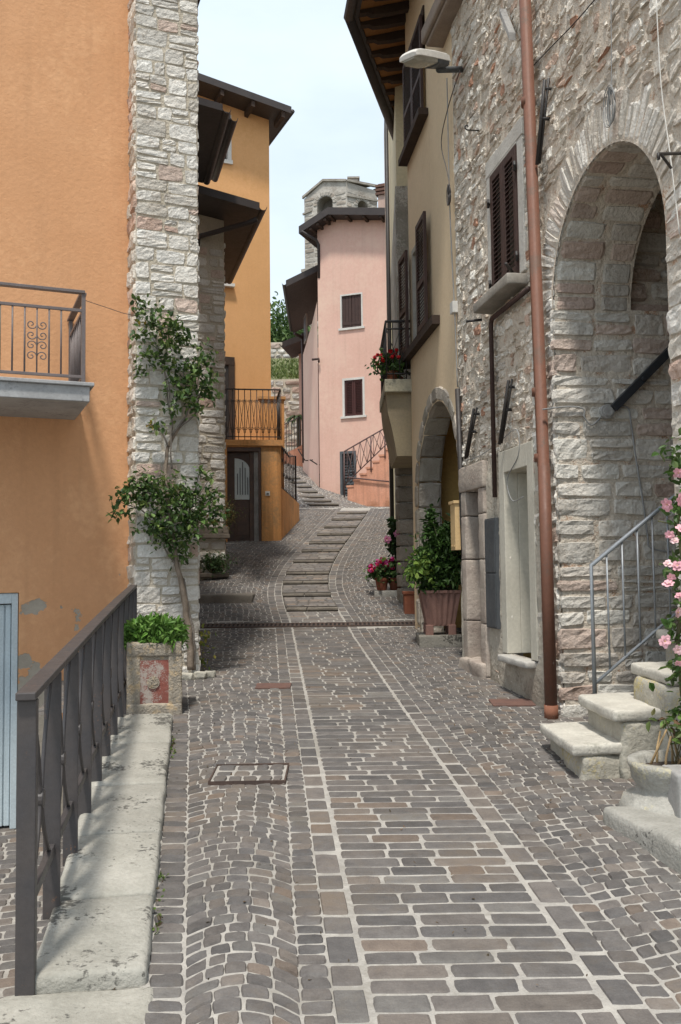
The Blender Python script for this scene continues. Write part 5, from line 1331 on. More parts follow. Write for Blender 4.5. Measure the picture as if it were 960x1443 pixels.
mb = MB(); mb.tube([FH.p(ux, gz(1.6, 7.1)-.02, wq), FH.p(ux, .52, wq)], .052, 16, c=(.9, 1.1, 1.2)); mb.build('pipe_foot', m_terra, DP, smooth=True)
# dark thin pipes below the window sill
mb = MB(); p1 = U(742, 408, .05); p2_ = U(692, 452, .05); p3_ = U(700, 700, .05)
ul2 = p2_[0]
mb.tube([FH.p(U(745, 400, .05)[0], c-.20, .05), FH.p(ul2+.03, c-.20, .05), FH.p(ul2, c-.24, .05), FH.p(ul2, p3_[1], .05)], .022, 8)
tag(mb.build('conduit', m_shutb, smooth=True), 'dark brown conduit dropping from under the shuttered window sill of the stone house', 'pipe')
q = U(699, 730, .01), U(699, 885, .01); mb = MB(); uu0, uu1 = U(692, 800)[0], U(707, 800)[0]
mb.fbox(FH, uu0, uu1, q[1][1], q[0][1], .01, .05); mb.fbox(FH, uu0+.012, uu1-.012, (q[1][1]+q[0][1])/2+.008, q[0][1]-.012, .05, .058); mb.fbox(FH, uu0+.012, uu1-.012, q[1][1]+.012, (q[1][1]+q[0][1])/2-.008, .05, .058)
tag(mb.build('cable_cover', mat('dark_grey_metal', (.085, .09, .095), (.06, .065, .07), 4, .1, 50, .5), bevel=.003), 'tall dark grey metal cover between the two walled up doorways', 'cover')
# iron holders
for (x0, y0, x1, y1), lb in (((768, 112, 757, 232), 'long iron shutter bar high beside the brown drainpipe'), ((717, 536, 704, 626), 'slanted iron bar above the cement doorway'), ((668, 576, 656, 646), 'slanted iron bar above the stone jamb doorway')):
    mb = MB(); a, b = U(x0, y0, .07), U(x1, y1, .07); A, B = Vector(FH.p(*a, .07)), Vector(FH.p(*b, .07))
    mb.tube([A, B], .014, 6); mb.tube([A+Vector((.03, 0, .01)), B+Vector((.02, 0, .01))], .010, 6); m_ = A.lerp(B, .45); mb.tube([m_, m_-Vector((FH.n[0], FH.n[1], 0))*.09], .014, 6); mb.tube([A.lerp(B, .1), A.lerp(B, .1)-Vector((FH.n[0], FH.n[1], 0))*.09], .012, 6)
    tag(mb.build('iron_bar', m_iron2, smooth=True), lb, 'iron bar', 'iron bars fixed to the stone house')
mb = MB(); a, b = U(710, 18, .05), U(724, 52, .05); mb.box8([FH.p(a[0], a[1]-.03, .03), FH.p(b[0], b[1]-.03, .03), FH.p(b[0], b[1]-.03, .09), FH.p(a[0], a[1]-.03, .09), FH.p(a[0], a[1]+.04, .03), FH.p(b[0], b[1]+.04, .03), FH.p(b[0], b[1]+.04, .09), FH.p(a[0], a[1]+.04, .09)])
tag(mb.build('bracket', m_conc, bevel=.004), 'small grey metal bracket high on the wall left of the brown drainpipe', 'bracket')
mb = MB(); a = Vector(FH.p(*U(676, 184, .0), 0)); nv = Vector((FH.n[0], FH.n[1], 0)); mb.tube([a, a+nv*.12]+spiral(a+nv*.12+Z3*.03, nv, Z3, .03, .8, -1.57, 10), .007, 5); tag(mb.build('hook', m_iron2, smooth=True), 'small curled iron hook above the shuttered window', 'hook')
mb = MB(); a = Vector(FH.p(*U(962, 216, .0), 0)); b = Vector(FH.p(*U(928, 217, .25), .25)); mb.tube([a, b, b-Z3*.03], .010, 5); mb.tube([a.lerp(b, .5)-Z3*.08, b+(a-b)*.1], .008, 5); tag(mb.build('hook', m_iron2, smooth=True), 'iron peg on the wall right of the tall arch', 'hook')
# tie wires and coils
m_wire = mat('grey_cable', (.30, .30, .29), (.20, .20, .20), 4, 0, 1, .6)
def wire(name, lb, pts, r=.004, m=None, f=None, w_=.03):
    f = f or FH; mb = MB(); P_ = []
    for q in pts:
        ww_ = q[2] if len(q) > 2 else w_; P_.append(Vector(f.p(*f.uv(q[0], q[1], ww_), ww_)))
    # smooth
    S = []
    for i in range(len(P_)-1):
        p0, p1, p2, p3 = P_[max(i-1, 0)], P_[i], P_[i+1], P_[min(i+2, len(P_)-1)]
        for t in np.linspace(0, 1, 6)[:-1]:
            S.append(.5*((2*p1)+(p2-p0)*t+(2*p0-5*p1+4*p2-p3)*t*t+(3*p1-p0-3*p2+p3)*t**3))
    S.append(P_[-1]); mb.tube(S, r, 6); return tag(mb.build(name, m or m_wire, smooth=True), lb, 'cable')
wire('cable', 'thin dark tie wire slanting up right of the drainpipe top', [(752, 92), (775, 68), (810, 32), (842, -5)], .005, m_iron2)
wire('cable', 'pale wire hanging above the tall arch to a coil', [(861, -5), (862, 60), (862, 130)], .003)
mb = MB(); cc = Vector(FH.p(*U(863, 150, .03), .03)); e1 = Vector((FH.e[0], FH.e[1], 0))
for k in range(7):
    mb.tube([cc+e1*(.045+.006*k*(-1)**k)*math.cos(a)+Z3*(.10+.006*k)*math.sin(a)+nv*.004*k for a in np.linspace(0, 6.28, 20)], .0035, 5)
tag(mb.build('cable_coil', m_wire, smooth=True), 'grey coil of wire hanging on the stones above the tall arch', 'cable')
mb = MB(); cc = Vector(FH.p(*U(634, 275, .04), .04))
for k in range(6): mb.tube([cc+e1*(.04+.006*k*(-1)**k)*math.cos(a)+Z3*(.085+.006*k)*math.sin(a)+nv*.004*k for a in np.linspace(0, 6.28, 20)], .004, 5)
tag(mb.build('cable_coil', m_iron, smooth=True), 'dark coil of wire on the wall below the street lamp', 'cable')
wire('cable', 'cable dropping from the street lamp down the yellow wall edge', [(648, 100, .12), (632, 150, .06), (622, 200, .06), (630, 240, .05), (634, 262, .05)], .005, m_iron)
wire('cable', 'long pale cable running down the seam of the yellow and stone houses', [(630, 110), (632, 200), (634, 290), (638, 380), (641, 440), (645, 545)], .006)
mb = MB(); q = U(640, 435, .03); mb.fbox(FH, q[0]-.05, q[0]+.05, q[1]-.05, q[1]+.07, .0, .06); tag(mb.build('junction_box', m_white, bevel=.006), 'small pale junction box at the seam of the yellow and stone houses', 'box')
wire('cable', 'pale cable along the right edge of the stone wall', [(925, -5), (932, 120), (945, 220), (958, 330)], .004, m_white)
wire('cable', 'thin cable looping beside the cement doorway', [(655, 650), (680, 640), (705, 622), (728, 605), (731, 640), (715, 675), (722, 705), (738, 700)], .004)
# street lamp
LM = T('street_lamp', 'white topped street lamp with a glass front bracketed to the stone house', 'street lamp', P(650, 97, 9.3))
h0, h1 = P(570, 84, 8.15), P(632, 92, 8.9)
base = Vector(FH.p(*U(650, 97, 0), 0)); arm = P(606, 96, 8.6); DL = (P(573, 85, 8.2)-P(632, 93, 8.75)); ln = DL.length*.88; DL.normalize(); SD = DL.cross(Z3).normalized(); UPv = SD.cross(DL)
mb = MB(); mb.tube([base-nv*.05, P(618, 98, 8.65)], .03, 10); mb.build('arm', mat('dark_grey_metal', None), LM, smooth=True)
AXL = Matrix((DL, SD, UPv)).transposed(); cL = P(602, 86, 8.45)
def lsec(t, wd, top, bot): return None
mb = MB(); secs = [(-.5, .075, .085, .0), (-.44, .085, .10, -.0), (-.1, .105, .105, 0), (.3, .125, .095, 0), (.44, .125, .08, 0), (.5, .115, .05, 0)]
def shell(secs, flip=1):
    vs = []; m = 9
    for t, wd, hh, b in secs:
        for k in range(m):
            a = math.pi*k/(m-1); vs.append(cL+DL*(ln*t)+SD*wd*.85*math.cos(a)+UPv*flip*hh*.85*math.sin(a)**.28)
    n = len(secs); f = [(i*m+k, i*m+k+1, (i+1)*m+k+1, (i+1)*m+k) for i in range(n-1) for k in range(m-1)]
    f += [tuple(range(m)), tuple((n-1)*m+k for k in range(m))]+[(i*m, (i+1)*m, (i+1)*m+m-1, i*m+m-1) for i in range(n-1)]
    return vs, f
v_, f_ = shell(secs); mb.add(v_, f_); mb.build('housing', m_white, LM, smooth=False, bevel=.004)
v_, f_ = shell([(-.5, .05, .02, 0), (-.45, .08, .05, 0), (-.12, .10, .055, 0), (-.1, .09, .01, 0)], -1); mb = MB(); mb.add(v_, f_); mb.build('gear_cover', mat('dark_grey_metal', None), LM)
v_, f_ = shell([(-.09, .10, .045, 0), (.1, .12, .06, 0), (.4, .11, .055, 0), (.49, .08, .02, 0)], -1); mb = MB(); mb.add(v_, f_)
mb.build('lamp_glass', mat('lamp_glass', (.32, .30, .24), (.22, .21, .17), 9, .1, 30, .15, spec=.6), LM)
# things inside the arch: dark strut, round box, cables
JF = JX
def JU(x, y, w_=0): return JF.uv(x, y, w_)
mb = MB(); a, b = JU(864, 576, .05), JU(944, 494, .05); A, B = Vector(JF.p(*a, .05)), Vector(JF.p(*b, .05)); d_ = (B-A).normalized(); pn = Vector((JF.n[0], JF.n[1], 0)); pu = d_.cross(pn)
B2 = A+d_*1.5
mb.box8([A-pu*.03-pn*.02, B2-pu*.03-pn*.02, B2-pu*.03+pn*.03, A-pu*.03+pn*.03, A+pu*.03-pn*.02, B2+pu*.03-pn*.02, B2+pu*.03+pn*.03, A+pu*.03+pn*.03])
m_ = A.lerp(B, .5); mb.tube([m_, m_+pn*.05], .018, 8)
tag(mb.build('metal_bracket', mat('black_metal', (.03, .032, .036), (.022, .024, .028), 3, .05, 40, .45), bevel=.004), 'dark flat bar slanting up the wall inside the tall arch', 'bracket')
mb = MB(); q = JU(853, 581, .0); c_ = Vector(JF.p(*q, 0))
ringp = [c_+Vector((JF.e[0], JF.e[1], 0))*.055*math.cos(a)+Z3*.055*math.sin(a) for a in np.linspace(0, 6.28, 19)[:-1]]; mb.prism(ringp, pn*.05); ringp = [c_+pn*.05+Vector((JF.e[0], JF.e[1], 0))*.04*math.cos(a)+Z3*.04*math.sin(a) for a in np.linspace(0, 6.28, 19)[:-1]]; mb.prism(ringp, pn*.012)
tag(mb.build('junction_box', m_conc, bevel=.003), 'round grey junction box inside the tall arch', 'box')
wire('cable', 'grey cable looping left of the round junction box', [(765, 577), (800, 573), (822, 576), (824, 588), (834, 599), (847, 588)], .006, f=JF, w_=.035)
wire('cable', 'grey cable dropping from the round junction box down to the stair', [(860, 575), (884, 574), (890, 600), (897, 650), (906, 705), (913, 755), (917, 772), (945, 778)], .007, f=JF, w_=.035)
# ================================================================ STAIR INTO THE ARCH
m_step = mat('worn_step_stone', (.52, .50, .45), (.40, .38, .34), 4, .6, 40, .92, attr=True, c3=(.30, .29, .25), c3scale=3.5, c3lo=.58, c3hi=.7, disp=.012)
m_mossy = mat('lichened_stone', (.46, .43, .36), (.33, .31, .26), 4, .8, 25, .95, attr=True, c3=(.46, .38, .18), c3scale=3, c3lo=.55, c3hi=.68, disp=.02)
ES = T('stone_steps', 'worn pale stone steps with rounded treads leading into the tall arch', 'stairs', (1.45, 5.7, .35))
n1, f1 = G(812, 1103), G(770, 1060)
front = Vector((n1.x-f1.x, n1.y-f1.y, 0)).normalized()          # towards the camera
inn = Vector((.975, .22, 0)).normalized()                      # into the wall
zs = []; 
AXS = Matrix((inn, -front, Z3)).transposed()
tops = [P(810, 1050, 5.33).z, P(868, 1002, 5.33).z, P(932, 950, 5.30).z]
x0s = [Vector((n1.x, n1.y, 0))-inn*0.03]
p2q = P(868, 1002, 5.33); p3q = P(946, 950, 5.3)
starts = [Vector((n1.x, n1.y, 0)), Vector((p2q.x, p2q.y, 0)), Vector((p3q.x, p3q.y, 0))]
dst = (starts[2]-starts[0]).length/2; dz = (tops[2]-tops[0])/2
lenf = .74
for k in range(9):
    st = starts[k] if k < 3 else starts[2]+inn*.29*(k-2); zt = tops[k] if k < 3 else tops[2]+.185*(k-2)
    wfull = .42 if k < 2 else .40; L_ = lenf-.06*min(k, 2)+(0.25 if k > 2 else 0)
    c_ = st+inn*(wfull/2)-front*(L_/2)
    mb = MB(); mb.rblock((c_.x, c_.y, zt-.032), (wfull/2+.02, L_/2+.015, .034), AXS, .020, .007, 12, 8, c=(1.08, 1.07, 1.04))
    tr = mb.build('tread', m_step, ES, smooth=True)
    c2 = st+inn*((.62 if k < 3 else wfull)/2+.035)-front*(L_/2-.01)
    zb_ = gz(st.x, st.y)-.12 if k < 3 else zt-.5; mb = MB(); mb.rblock((c2.x, c2.y, (zt-.062+zb_)/2), ((.62 if k < 3 else wfull)/2, L_/2-.005, (zt-.062-zb_)/2), AXS, .03, .016, 12, 6)
    mb.build('riser', m_mossy, ES, smooth=True)
# rough side wall below the third step
mb = MB(); c_ = starts[2]+inn*.45-front*.25; mb.rblock((c_.x, c_.y, .45), (.5, .30, .42), AXS, .06, .02, 9, 4); mb.build('side_wall', m_mossy, ES, smooth=True)
# galvanised handrail
m_galv = mat('galvanised_steel', (.30, .32, .34), (.24, .26, .28), 6, .05, 60, .45, metal=.3)
HR = T('stair_railing', 'thin galvanised steel railing rising with the stone steps inside the arch', 'railing', P(838, 960, 6.3))
dR = 6.15
FRl = Fr(P(838, 960, dR).x, P(838, 960, dR).y, inn.x, inn.y)
t0, t1 = FRl.uv(836, 797), FRl.uv(948, 704); b0, b1 = FRl.uv(841, 968), FRl.uv(948, 900)
sl = (t1[1]-t0[1])/(t1[0]-t0[0]); sb_ = (b1[1]-b0[1])/(b1[0]-b0[0])
mb = MB(); UE = 1.9
mb.tube([FRl.p(0, b0[1]-.06), FRl.p(0, t0[1]), FRl.p(UE, t0[1]+sl*UE)], .015, 8); mb.build('handrail', m_galv, HR, smooth=True)
mb = MB(); mb.tube([FRl.p(0, b0[1]+.02), FRl.p(UE, b0[1]+.02+sl*UE)], .011, 7)
mb.build('bottom_rail', m_galv, HR, smooth=True)
k = 1
while k*.115 < UE: mb = MB(); u = k*.115; mb.tube([FRl.p(u, b0[1]+.02+sl*u), FRl.p(u, t0[1]+sl*u)], .007, 6); mb.build('baluster', m_galv, HR, smooth=True); k += 1
# round stone planter
cP = G(925, 1145); cP = Vector((1.70, 4.72, gz(1.7, 4.7)))
PL = T('round_stone_planter', 'round carved stone bowl holding dry cut cane stems beside the steps', 'planter', cP)
rP = .27; zt_p = P(920, 1060, 4.92).z-cP.z
mb = MB(); prof = [(rP*1.12, -.1), (rP*1.16, .03), (rP*1.06, .09), (rP*.84, .12), (rP*.80, .15), (rP*.9, .18), (rP*.93, zt_p-.05), (rP*.97, zt_p-.02), (rP*.95, zt_p), (rP*.78, zt_p), (rP*.74, zt_p-.06)]
mb.lathe(cP, prof, 40); 
for arr in mb.v:
    for i in range(len(arr)): arr[i] += np.array(noise.noise_vector(Vector(arr[i])*7))*.012+np.array(noise.noise_vector(Vector(arr[i])*22))*.005
mb.build('bowl', mat('grey_carved_stone', (.40, .385, .345), (.27, .26, .23), 7, .9, 30, .95, c3=(.44, .40, .28), c3scale=5, c3lo=.55, c3hi=.66, disp=.015), PL, smooth=True)
mb = MB(); mb.lathe(cP+Z3*(zt_p-.05), [(rP*.78, 0), (.05, .01)], 20); mb.build('soil', mat('potting_soil', (.09, .065, .05), (.05, .038, .03), 20, .9, 30), PL)
rg = np.random.default_rng(71); mb = MB()
for k in range(15):
    a = rg.uniform(0, 6.28); r_ = rg.uniform(.02, .19); q = cP+Vector((math.cos(a)*r_, math.sin(a)*r_, zt_p-.06)); t_ = Vector((rg.normal(0, .06), rg.normal(0, .04), rg.uniform(.13, .25)))
    mb.tube([q, q+t_*.5+Vector((rg.normal(0, .006), 0, 0)), q+t_], [.007, .006, .005], 5, np.array((.42, .29, .15))*rg.uniform(.6, 1.2))
mb.build('cane_stems', mat('dry_cane', (1, 1, 1), (.7, .7, .7), 10, .2, 40, .8, attr=True), PL, smooth=True)
mb = MB(); C = cloud(cP+Vector((.02, 0, zt_p+.16)), (.13, .10, .10), 46, rg, 8, .3, False); leaves(mb, C, .05, rg, ((.10, .13, .04), (.16, .09, .05), (.13, .12, .05)), wide=.5)
for k in range(6): mb.tube([cP+Vector((rg.uniform(-.1, .1), 0, zt_p-.05)), Vector(C[k])], .003, 4, (.13, .10, .05))
mb.build('foliage', m_leaf, PL)
mb = MB(); q = P(975, 1100, 4.5); mb.rblock((q.x+.03, 4.52, gz(1.7, 4.5)+.15), (.13, .12, .14), None, .015, .006, 6, 8)
tag(mb.build('stone_block', m_conc, smooth=True), 'square grey stone block at the right edge beside the round bowl', 'block')
# slab
sA, sB = G(848, 1160), G(958, 1235); dS = Vector((sB.x-sA.x, sB.y-sA.y, 0)).normalized()
zS = P(846, 1137, sA.y).z; perp = Vector((-dS.y, dS.x, 0)); L_ = 2.4
c_ = Vector((sA.x, sA.y, 0))+dS*L_/2+perp*.55
mb = MB(); mb.rblock((c_.x, c_.y, zS-.14), (L_/2, .55, .145), Matrix((dS, perp, Z3)).transposed(), .035, .016, 22, 4)
tag(mb.build('stone_plinth', m_limestone, smooth=True), 'long low weathered stone slab at the lower right edge below the planter', 'slab')
# climbing pink rose
rg = np.random.default_rng(72)
bR = P(955, 1050, 4.75); RO = T('pink_rose', 'rose with pale pink blooms climbing at the right edge of the picture', 'rose', (1.86, 4.8, .5))
mb = MB(); pts = [Vector((1.86, 4.85, .55)), P(962, 980, 4.8), P(955, 900, 4.75), P(966, 820, 4.7), P(955, 740, 4.7), P(968, 660, 4.75)]
mb.tube(pts, [.014, .012, .011, .009, .007, .004], 6); 
for k in range(14): s_ = pts[1+k % 5]; mb.tube([s_, s_+Vector((rg.uniform(-.12, .2), rg.uniform(-.1, .1), rg.uniform(-.1, .15)))], .004, 4)
mb.build('stems', mat('rose_cane', (.12, .13, .05), (.10, .08, .05), 5, .3, 30), RO, smooth=True)
mb = MB(); C = []
for (x, y) in ((962, 660), (972, 690), (955, 720), (968, 760), (962, 800), (970, 840), (952, 870), (966, 910), (960, 950), (970, 990), (950, 1015), (966, 1040), (948, 640), (985, 700), (990, 800), (990, 900), (990, 600), (980, 1000)):
    c = P(x, y, 4.72); C.append(cloud(c, (.07, .09, .075), 34, rg, 6, .4, False))
leaves(mb, np.concatenate(C), .055, rg, ((.08, .15, .035), (.06, .11, .03), (.13, .20, .05), (.10, .14, .05)), wide=.6, up=.8); mb.build('foliage', m_leaf, RO)
mb = MB()
for (x, y, r_) in ((956, 664, .040), (940, 707, .036), (957, 703, .034), (942, 747, .034), (962, 742, .03), (938, 785, .030), (955, 795, .036), (956, 833, .030), (938, 822, .028), (957, 855, .03), (950, 812, .026), (938, 896, .034), (957, 912, .03), (952, 760, .028), (975, 720, .04), (980, 850, .04), (955, 930, .03)):
    c = P(x, y+4, 4.62); mb = MB(); rose_flower(mb, c+Vector((rg.normal(0, .008), 0, rg.normal(0, .008))), r_*rg.uniform(.65, 1.2), (-.3+rg.normal(0, .6), -1, rg.normal(.15, .55)), rg, ((.86, .50, .55), (.80, .42, .48), (.88, .60, .62))[rg.integers(0, 3)]); mb.build('flower', m_flower, RO)

# ================================================================ DRAIN AND COVERS
m_grate = mat('rusty_cast_iron', (.085, .055, .042), (.06, .042, .036), 7, .4, 40, .8)
gl, gr = Vector((-3.4, 12.17, 0)), G(592, 880); gl = Vector((gl.x, 12.17, 0)); gr_y = 12.30
DG = T('drain_grate', 'long rusty slotted drain running across the whole street below the first step', 'drain', (-.3, 12.2, gz(0, 12.2)))
mb = MB(); xa, xb = -3.4, G(592, 880).x+.02
zg = gz(0, 12.25)+.012
def sbox(x0, x1, y0, y1, h0, h1):
    mb.box8([(x0, y0, gz(0, y0)+h0), (x1, y0, gz(0, y0)+h0), (x1, y1, gz(0, y1)+h0), (x0, y1, gz(0, y1)+h0), (x0, y0, gz(0, y0)+h1), (x1, y0, gz(0, y0)+h1), (x1, y1, gz(0, y1)+h1), (x0, y1, gz(0, y1)+h1)])
sbox(xa, xb, 12.135, 12.165, -.03, .017); sbox(xa, xb, 12.335, 12.365, -.03, .017)
mb.build('frame', m_grate, DG)
mb = MB(); x = xa+.02
while x < xb-.02: sbox(x, x+.026, 12.1651, 12.3349, .002, .015); x += .056
mb.build('bars', m_grate, DG)
mb = MB(); sbox(xa, xb, 12.1652, 12.3348, -.002, .0035); mb.build('channel', mat('drain_shade', (.015, .013, .012), None, 3, 0), DG)  # flat near-black sheet; the hollow channel's shade is put into its colour
def cover(name, lb, x0, y0, x1, y1, m, hgt=.016, ribs=False):
    a, b = G(x0, (y0+y1)/2), G(x1, (y0+y1)/2); c, d = G((x0+x1)/2, y1), G((x0+x1)/2, y0); xm = (a.x+b.x)/2; ym = (c.y+d.y)/2; w_, l_ = (b.x-a.x)/2, (d.y-c.y)/2
    zt = gz(xm, ym); sl_ = math.atan((gz(xm, ym+.2)-gz(xm, ym-.2))/.4); AXc = Matrix.Rotation(sl_, 3, 'X')
    mb = MB(); mb.rblock((xm, ym, zt+hgt-.02), (w_, l_, .02), AXc, .004, .0008, 3, 8)
    if ribs:
        for i in range(6): mb.rblock((xm-w_*.85+i*w_*.34, ym, zt+hgt+.001), (w_*.03, l_*.8, .003), AXc, .001, .0, 2, 8)
    return tag(mb.build(name, m), lb, 'cover')
m_rustp = mat('rust_plate', (.16, .085, .065), (.11, .065, .055), 9, .4, 50, .8)
cover('manhole_cover', 'small flat rusty plate in the cobbles left of the brick strip', 361, 965, 410, 971.5, m_rustp)
cover('manhole_cover', 'rusty rectangular plate in the cobbles at the foot of the brown drainpipe', 692, 988, 752, 997, m_rustp)
# framed cover filled with setts
a, b = G(297, 1100), G(404, 1100); d = G(350, 1082); c = G(350, 1106); MC = T('sett_filled_cover', 'rectangular inspection cover with an iron frame filled with setts, left cobbles', 'cover', (a.x, a.y, a.z))
mb = MB(); z0, z1 = gz(0, c.y), gz(0, d.y)
for (x0, x1, y0, y1) in ((a.x, b.x, d.y-.018, d.y), (a.x, a.x+.010, c.y, d.y-.018), (b.x-.010, b.x, c.y, d.y-.018), (a.x, b.x, c.y-.012, c.y)):
    mb.box8([(x0, y0, gz(0, y0)-.02), (x1, y0, gz(0, y0)-.02), (x1, y1, gz(0, y1)-.02), (x0, y1, gz(0, y1)-.02), (x0, y0, gz(0, y0)+.024), (x1, y0, gz(0, y0)+.024), (x1, y1, gz(0, y1)+.024), (x0, y1, gz(0, y1)+.016)])
mb.build('frame', m_grate, MC)
rg = np.random.default_rng(73); mb = MB(); R = []; y = c.y
v = [(a.x+.01, c.y, gz(0, c.y)+.014), (b.x-.01, c.y, gz(0, c.y)+.014), (b.x-.01, d.y, gz(0, d.y)+.014), (a.x+.01, d.y, gz(0, d.y)+.014)]; mb.add(v, [(0, 1, 2, 3)], mi=1)
n_ = max(2, int((d.y-c.y)/.1)); hh = (d.y-.02-c.y)/n_
for j in range(n_):
    x = a.x+.02
    while x < b.x-.03: e = min(x+rng.uniform(.08, .13), b.x-.02); e = b.x-.02 if b.x-.02-e < .04 else e; R.append((x, e, c.y+j*hh, c.y+(j+1)*hh)); x = e
stones(mb, R, lambda a, b, w: gsurf(a, b, w+.014), .012, .010, .002, SETT, rg, .004, -.004, .08, .15, wts=SW); mb.build('sett_panel', [m_sett, m_mortar], MC)

# ================================================================ PLANTS AND POTS, left
# concrete planter box
pl, pr = G(178, 1012), G(258, 1008)
CP = T('concrete_planter', 'square rough concrete planter with a faded red panel, at the top of the kerb', 'planter', ((pl.x+pr.x)/2, 7.3, pl.z))
wP = (pr.x-pl.x); e1 = Vector((pr.x-pl.x, pr.y-pl.y, 0)).normalized(); n_ = Vector((e1.y, -e1.x, 0)); hP = P(215, 907, 7.12).z-pl.z+.02
FC = Fr(pl.x, pl.y, e1.x, e1.y); cc = Vector(FC.p(wP/2, 0, -wP/2)); AXp = Matrix((e1, -n_, Z3)).transposed(); zb = pl.z-.02
m_agg = mat('aggregate_concrete', (.42, .36, .28), (.27, .24, .20), 9, 1.0, 55, .95, attr=True, c3=(.50, .38, .24), c3scale=14, c3lo=.55, c3hi=.62, disp=.02)
mb = MB(); t_ = .055; fw = .105
hw2 = wP/2
mb.rblock((cc.x, cc.y, zb+.06), (hw2, hw2, .06), AXp, .015, .006, 8, 12)
for s_ in (-1, 1):
    q = cc+e1*s_*(hw2-fw/2); mb.rblock((q.x, q.y, zb+.05+hP/2), (fw/2, hw2, hP/2-.04), AXp, .015, .006, 8, 12, c=(.95, .95, .95))
    q = cc+n_*s_*(hw2-.03-.014); mb.rblock((q.x, q.y, zb+hP/2), (hw2-.02, .03, hP/2-.005), AXp, .01, .003, 8, 12)
q = cc+n_*(hw2-.022); mb.rblock((q.x, q.y, zb+hP-.05), (hw2, .028, .052), AXp, .014, .006, 8, 12, c=(.85, .85, .85)); q = cc-n_*(hw2-.022); mb.rblock((q.x, q.y, zb+hP-.05), (hw2, .028, .052), AXp, .014, .006, 8, 12)
q = cc+n_*(hw2-.022); mb.rblock((q.x, q.y, zb+.055), (hw2, .028, .06), AXp, .014, .006, 8, 12)
mb.build('box', m_agg, CP, smooth=True)
mb = MB(); p0, p1 = FC.uv(192, 996), FC.uv(238, 930); mb.fbox(FC, p0[0], p1[0], p0[1]-.01, p1[1], -.03, -.008)
RPn = mb.build('panel', mat('faded_red_panel', (.25, .085, .065), (.20, .07, .055), 6, .5, 40, .9, c3=(.36, .31, .27), c3scale=7, c3lo=.48, c3hi=.58), CP)
mb = MB(); q = Vector(FC.p(*FC.uv(216, 962), -.006)); ring = lambda r: [q+e1*r*math.cos(a)+Z3*r*math.sin(a) for a in np.linspace(0, 6.283, 25)[:-1]]
mb.prism(ring(.048), n_*.008); mb.prism(ring(.040), n_*.010, c=(.8, .8, .8)); 
for k in range(3): a = k*2.09+.6; mb.tube([q+n_*.011+(e1*math.cos(a+t)+Z3*math.sin(a+t))*.012*(1+t) for t in np.linspace(0, 1.4, 8)], .004, 5)
mb.build('medallion', m_agg, RPn)
rg = np.random.default_rng(81); mb = MB(); mb.box8([cc+e1*sx*(hw2-.06)+n_*sy*(-(hw2-.06))+Z3*z for z in (zb+hP-.10, zb+hP-.04) for sx, sy in ((-1, 1), (1, 1), (1, -1), (-1, -1))] if False else [Vector((0, 0, 0))]*8) if False else None
mb.rblock((cc.x, cc.y, zb+hP-.08), (hw2-.05, hw2-.05, .03), AXp, .01, .004, 4, 8); mb.build('soil', mat('potting_soil', None), CP)
mb = MB(); n = 2300; a = rg.uniform(-1, 1, (n, 2)); base = np.stack([cc.x+a[:, 0]*hw2*1.02, cc.y+a[:, 1]*hw2*.95, zb+hP-.03+rg.uniform(0, .21, n)*(1-.35*a[:, 0]**2)], 1)
leaves(mb, base, .065, rg, ((.10, .21, .035), (.14, .27, .05), (.08, .16, .03), (.18, .30, .07)), wide=.35, up=.5, droop=-.5)
for k in range(220):
    b_ = Vector((cc.x+rg.uniform(-1, 1)*hw2*.8, cc.y+rg.uniform(-1, 1)*hw2*.8, zb+hP-.06)); mb.tube([b_, b_+Vector((rg.normal(0, .05), rg.normal(0, .05), rg.uniform(.12, .24)))], .003, 3, (.10, .20, .04))
tag(mb.build('leafy_herb', m_leaf), 'bright green bushy herb filling the concrete planter', 'plant')

# climbing rose on the pillar
rg = np.random.default_rng(82)
CR = T('climbing_rose', 'climbing rose with woody trunk and two leafy masses on the stone pillar', 'climber', FO.p(uR-.1, .5, PW+.1))
def PP(x, y, w_=.12): return Vector(FO.p(*FO.uv(x, y, PW+w_), PW+w_))
def noise_path(pts, r, mb, seg=7, amp=.012, c=(1, 1, 1)):
    S = []; RR = []
    for i in range(len(pts)-1):
        for t in np.linspace(0, 1, 6)[:-1]: S.append(pts[i].lerp(pts[i+1], t)+Vector(noise.noise_vector(pts[i].lerp(pts[i+1], t)*9))*amp); RR.append(r[i]*(1-t)+r[i+1]*t)
    S.append(pts[-1]); RR.append(r[-1]); mb.tube(S, RR, seg, c)
mb = MB()
noise_path([PP(270, 945), PP(268, 905), PP(262, 860), PP(257, 830), PP(250, 800), PP(246, 770, .14), PP(238, 720, .16), PP(232, 670, .1), PP(236, 630, .08), PP(252, 602, .08), PP(265, 590, .1)], [.034, .030, .027, .027, .024, .02, .018, .018, .018, .016, .010], mb, c=(1.1, 1, .9))
noise_path([PP(274, 945, .1), PP(272, 890, .1), PP(264, 850, .1), PP(258, 815, .1)], [.02, .018, .016, .012], mb)
noise_path([PP(250, 800), PP(236, 780, .16), PP(228, 765, .2)], [.012, .008, .005], mb)
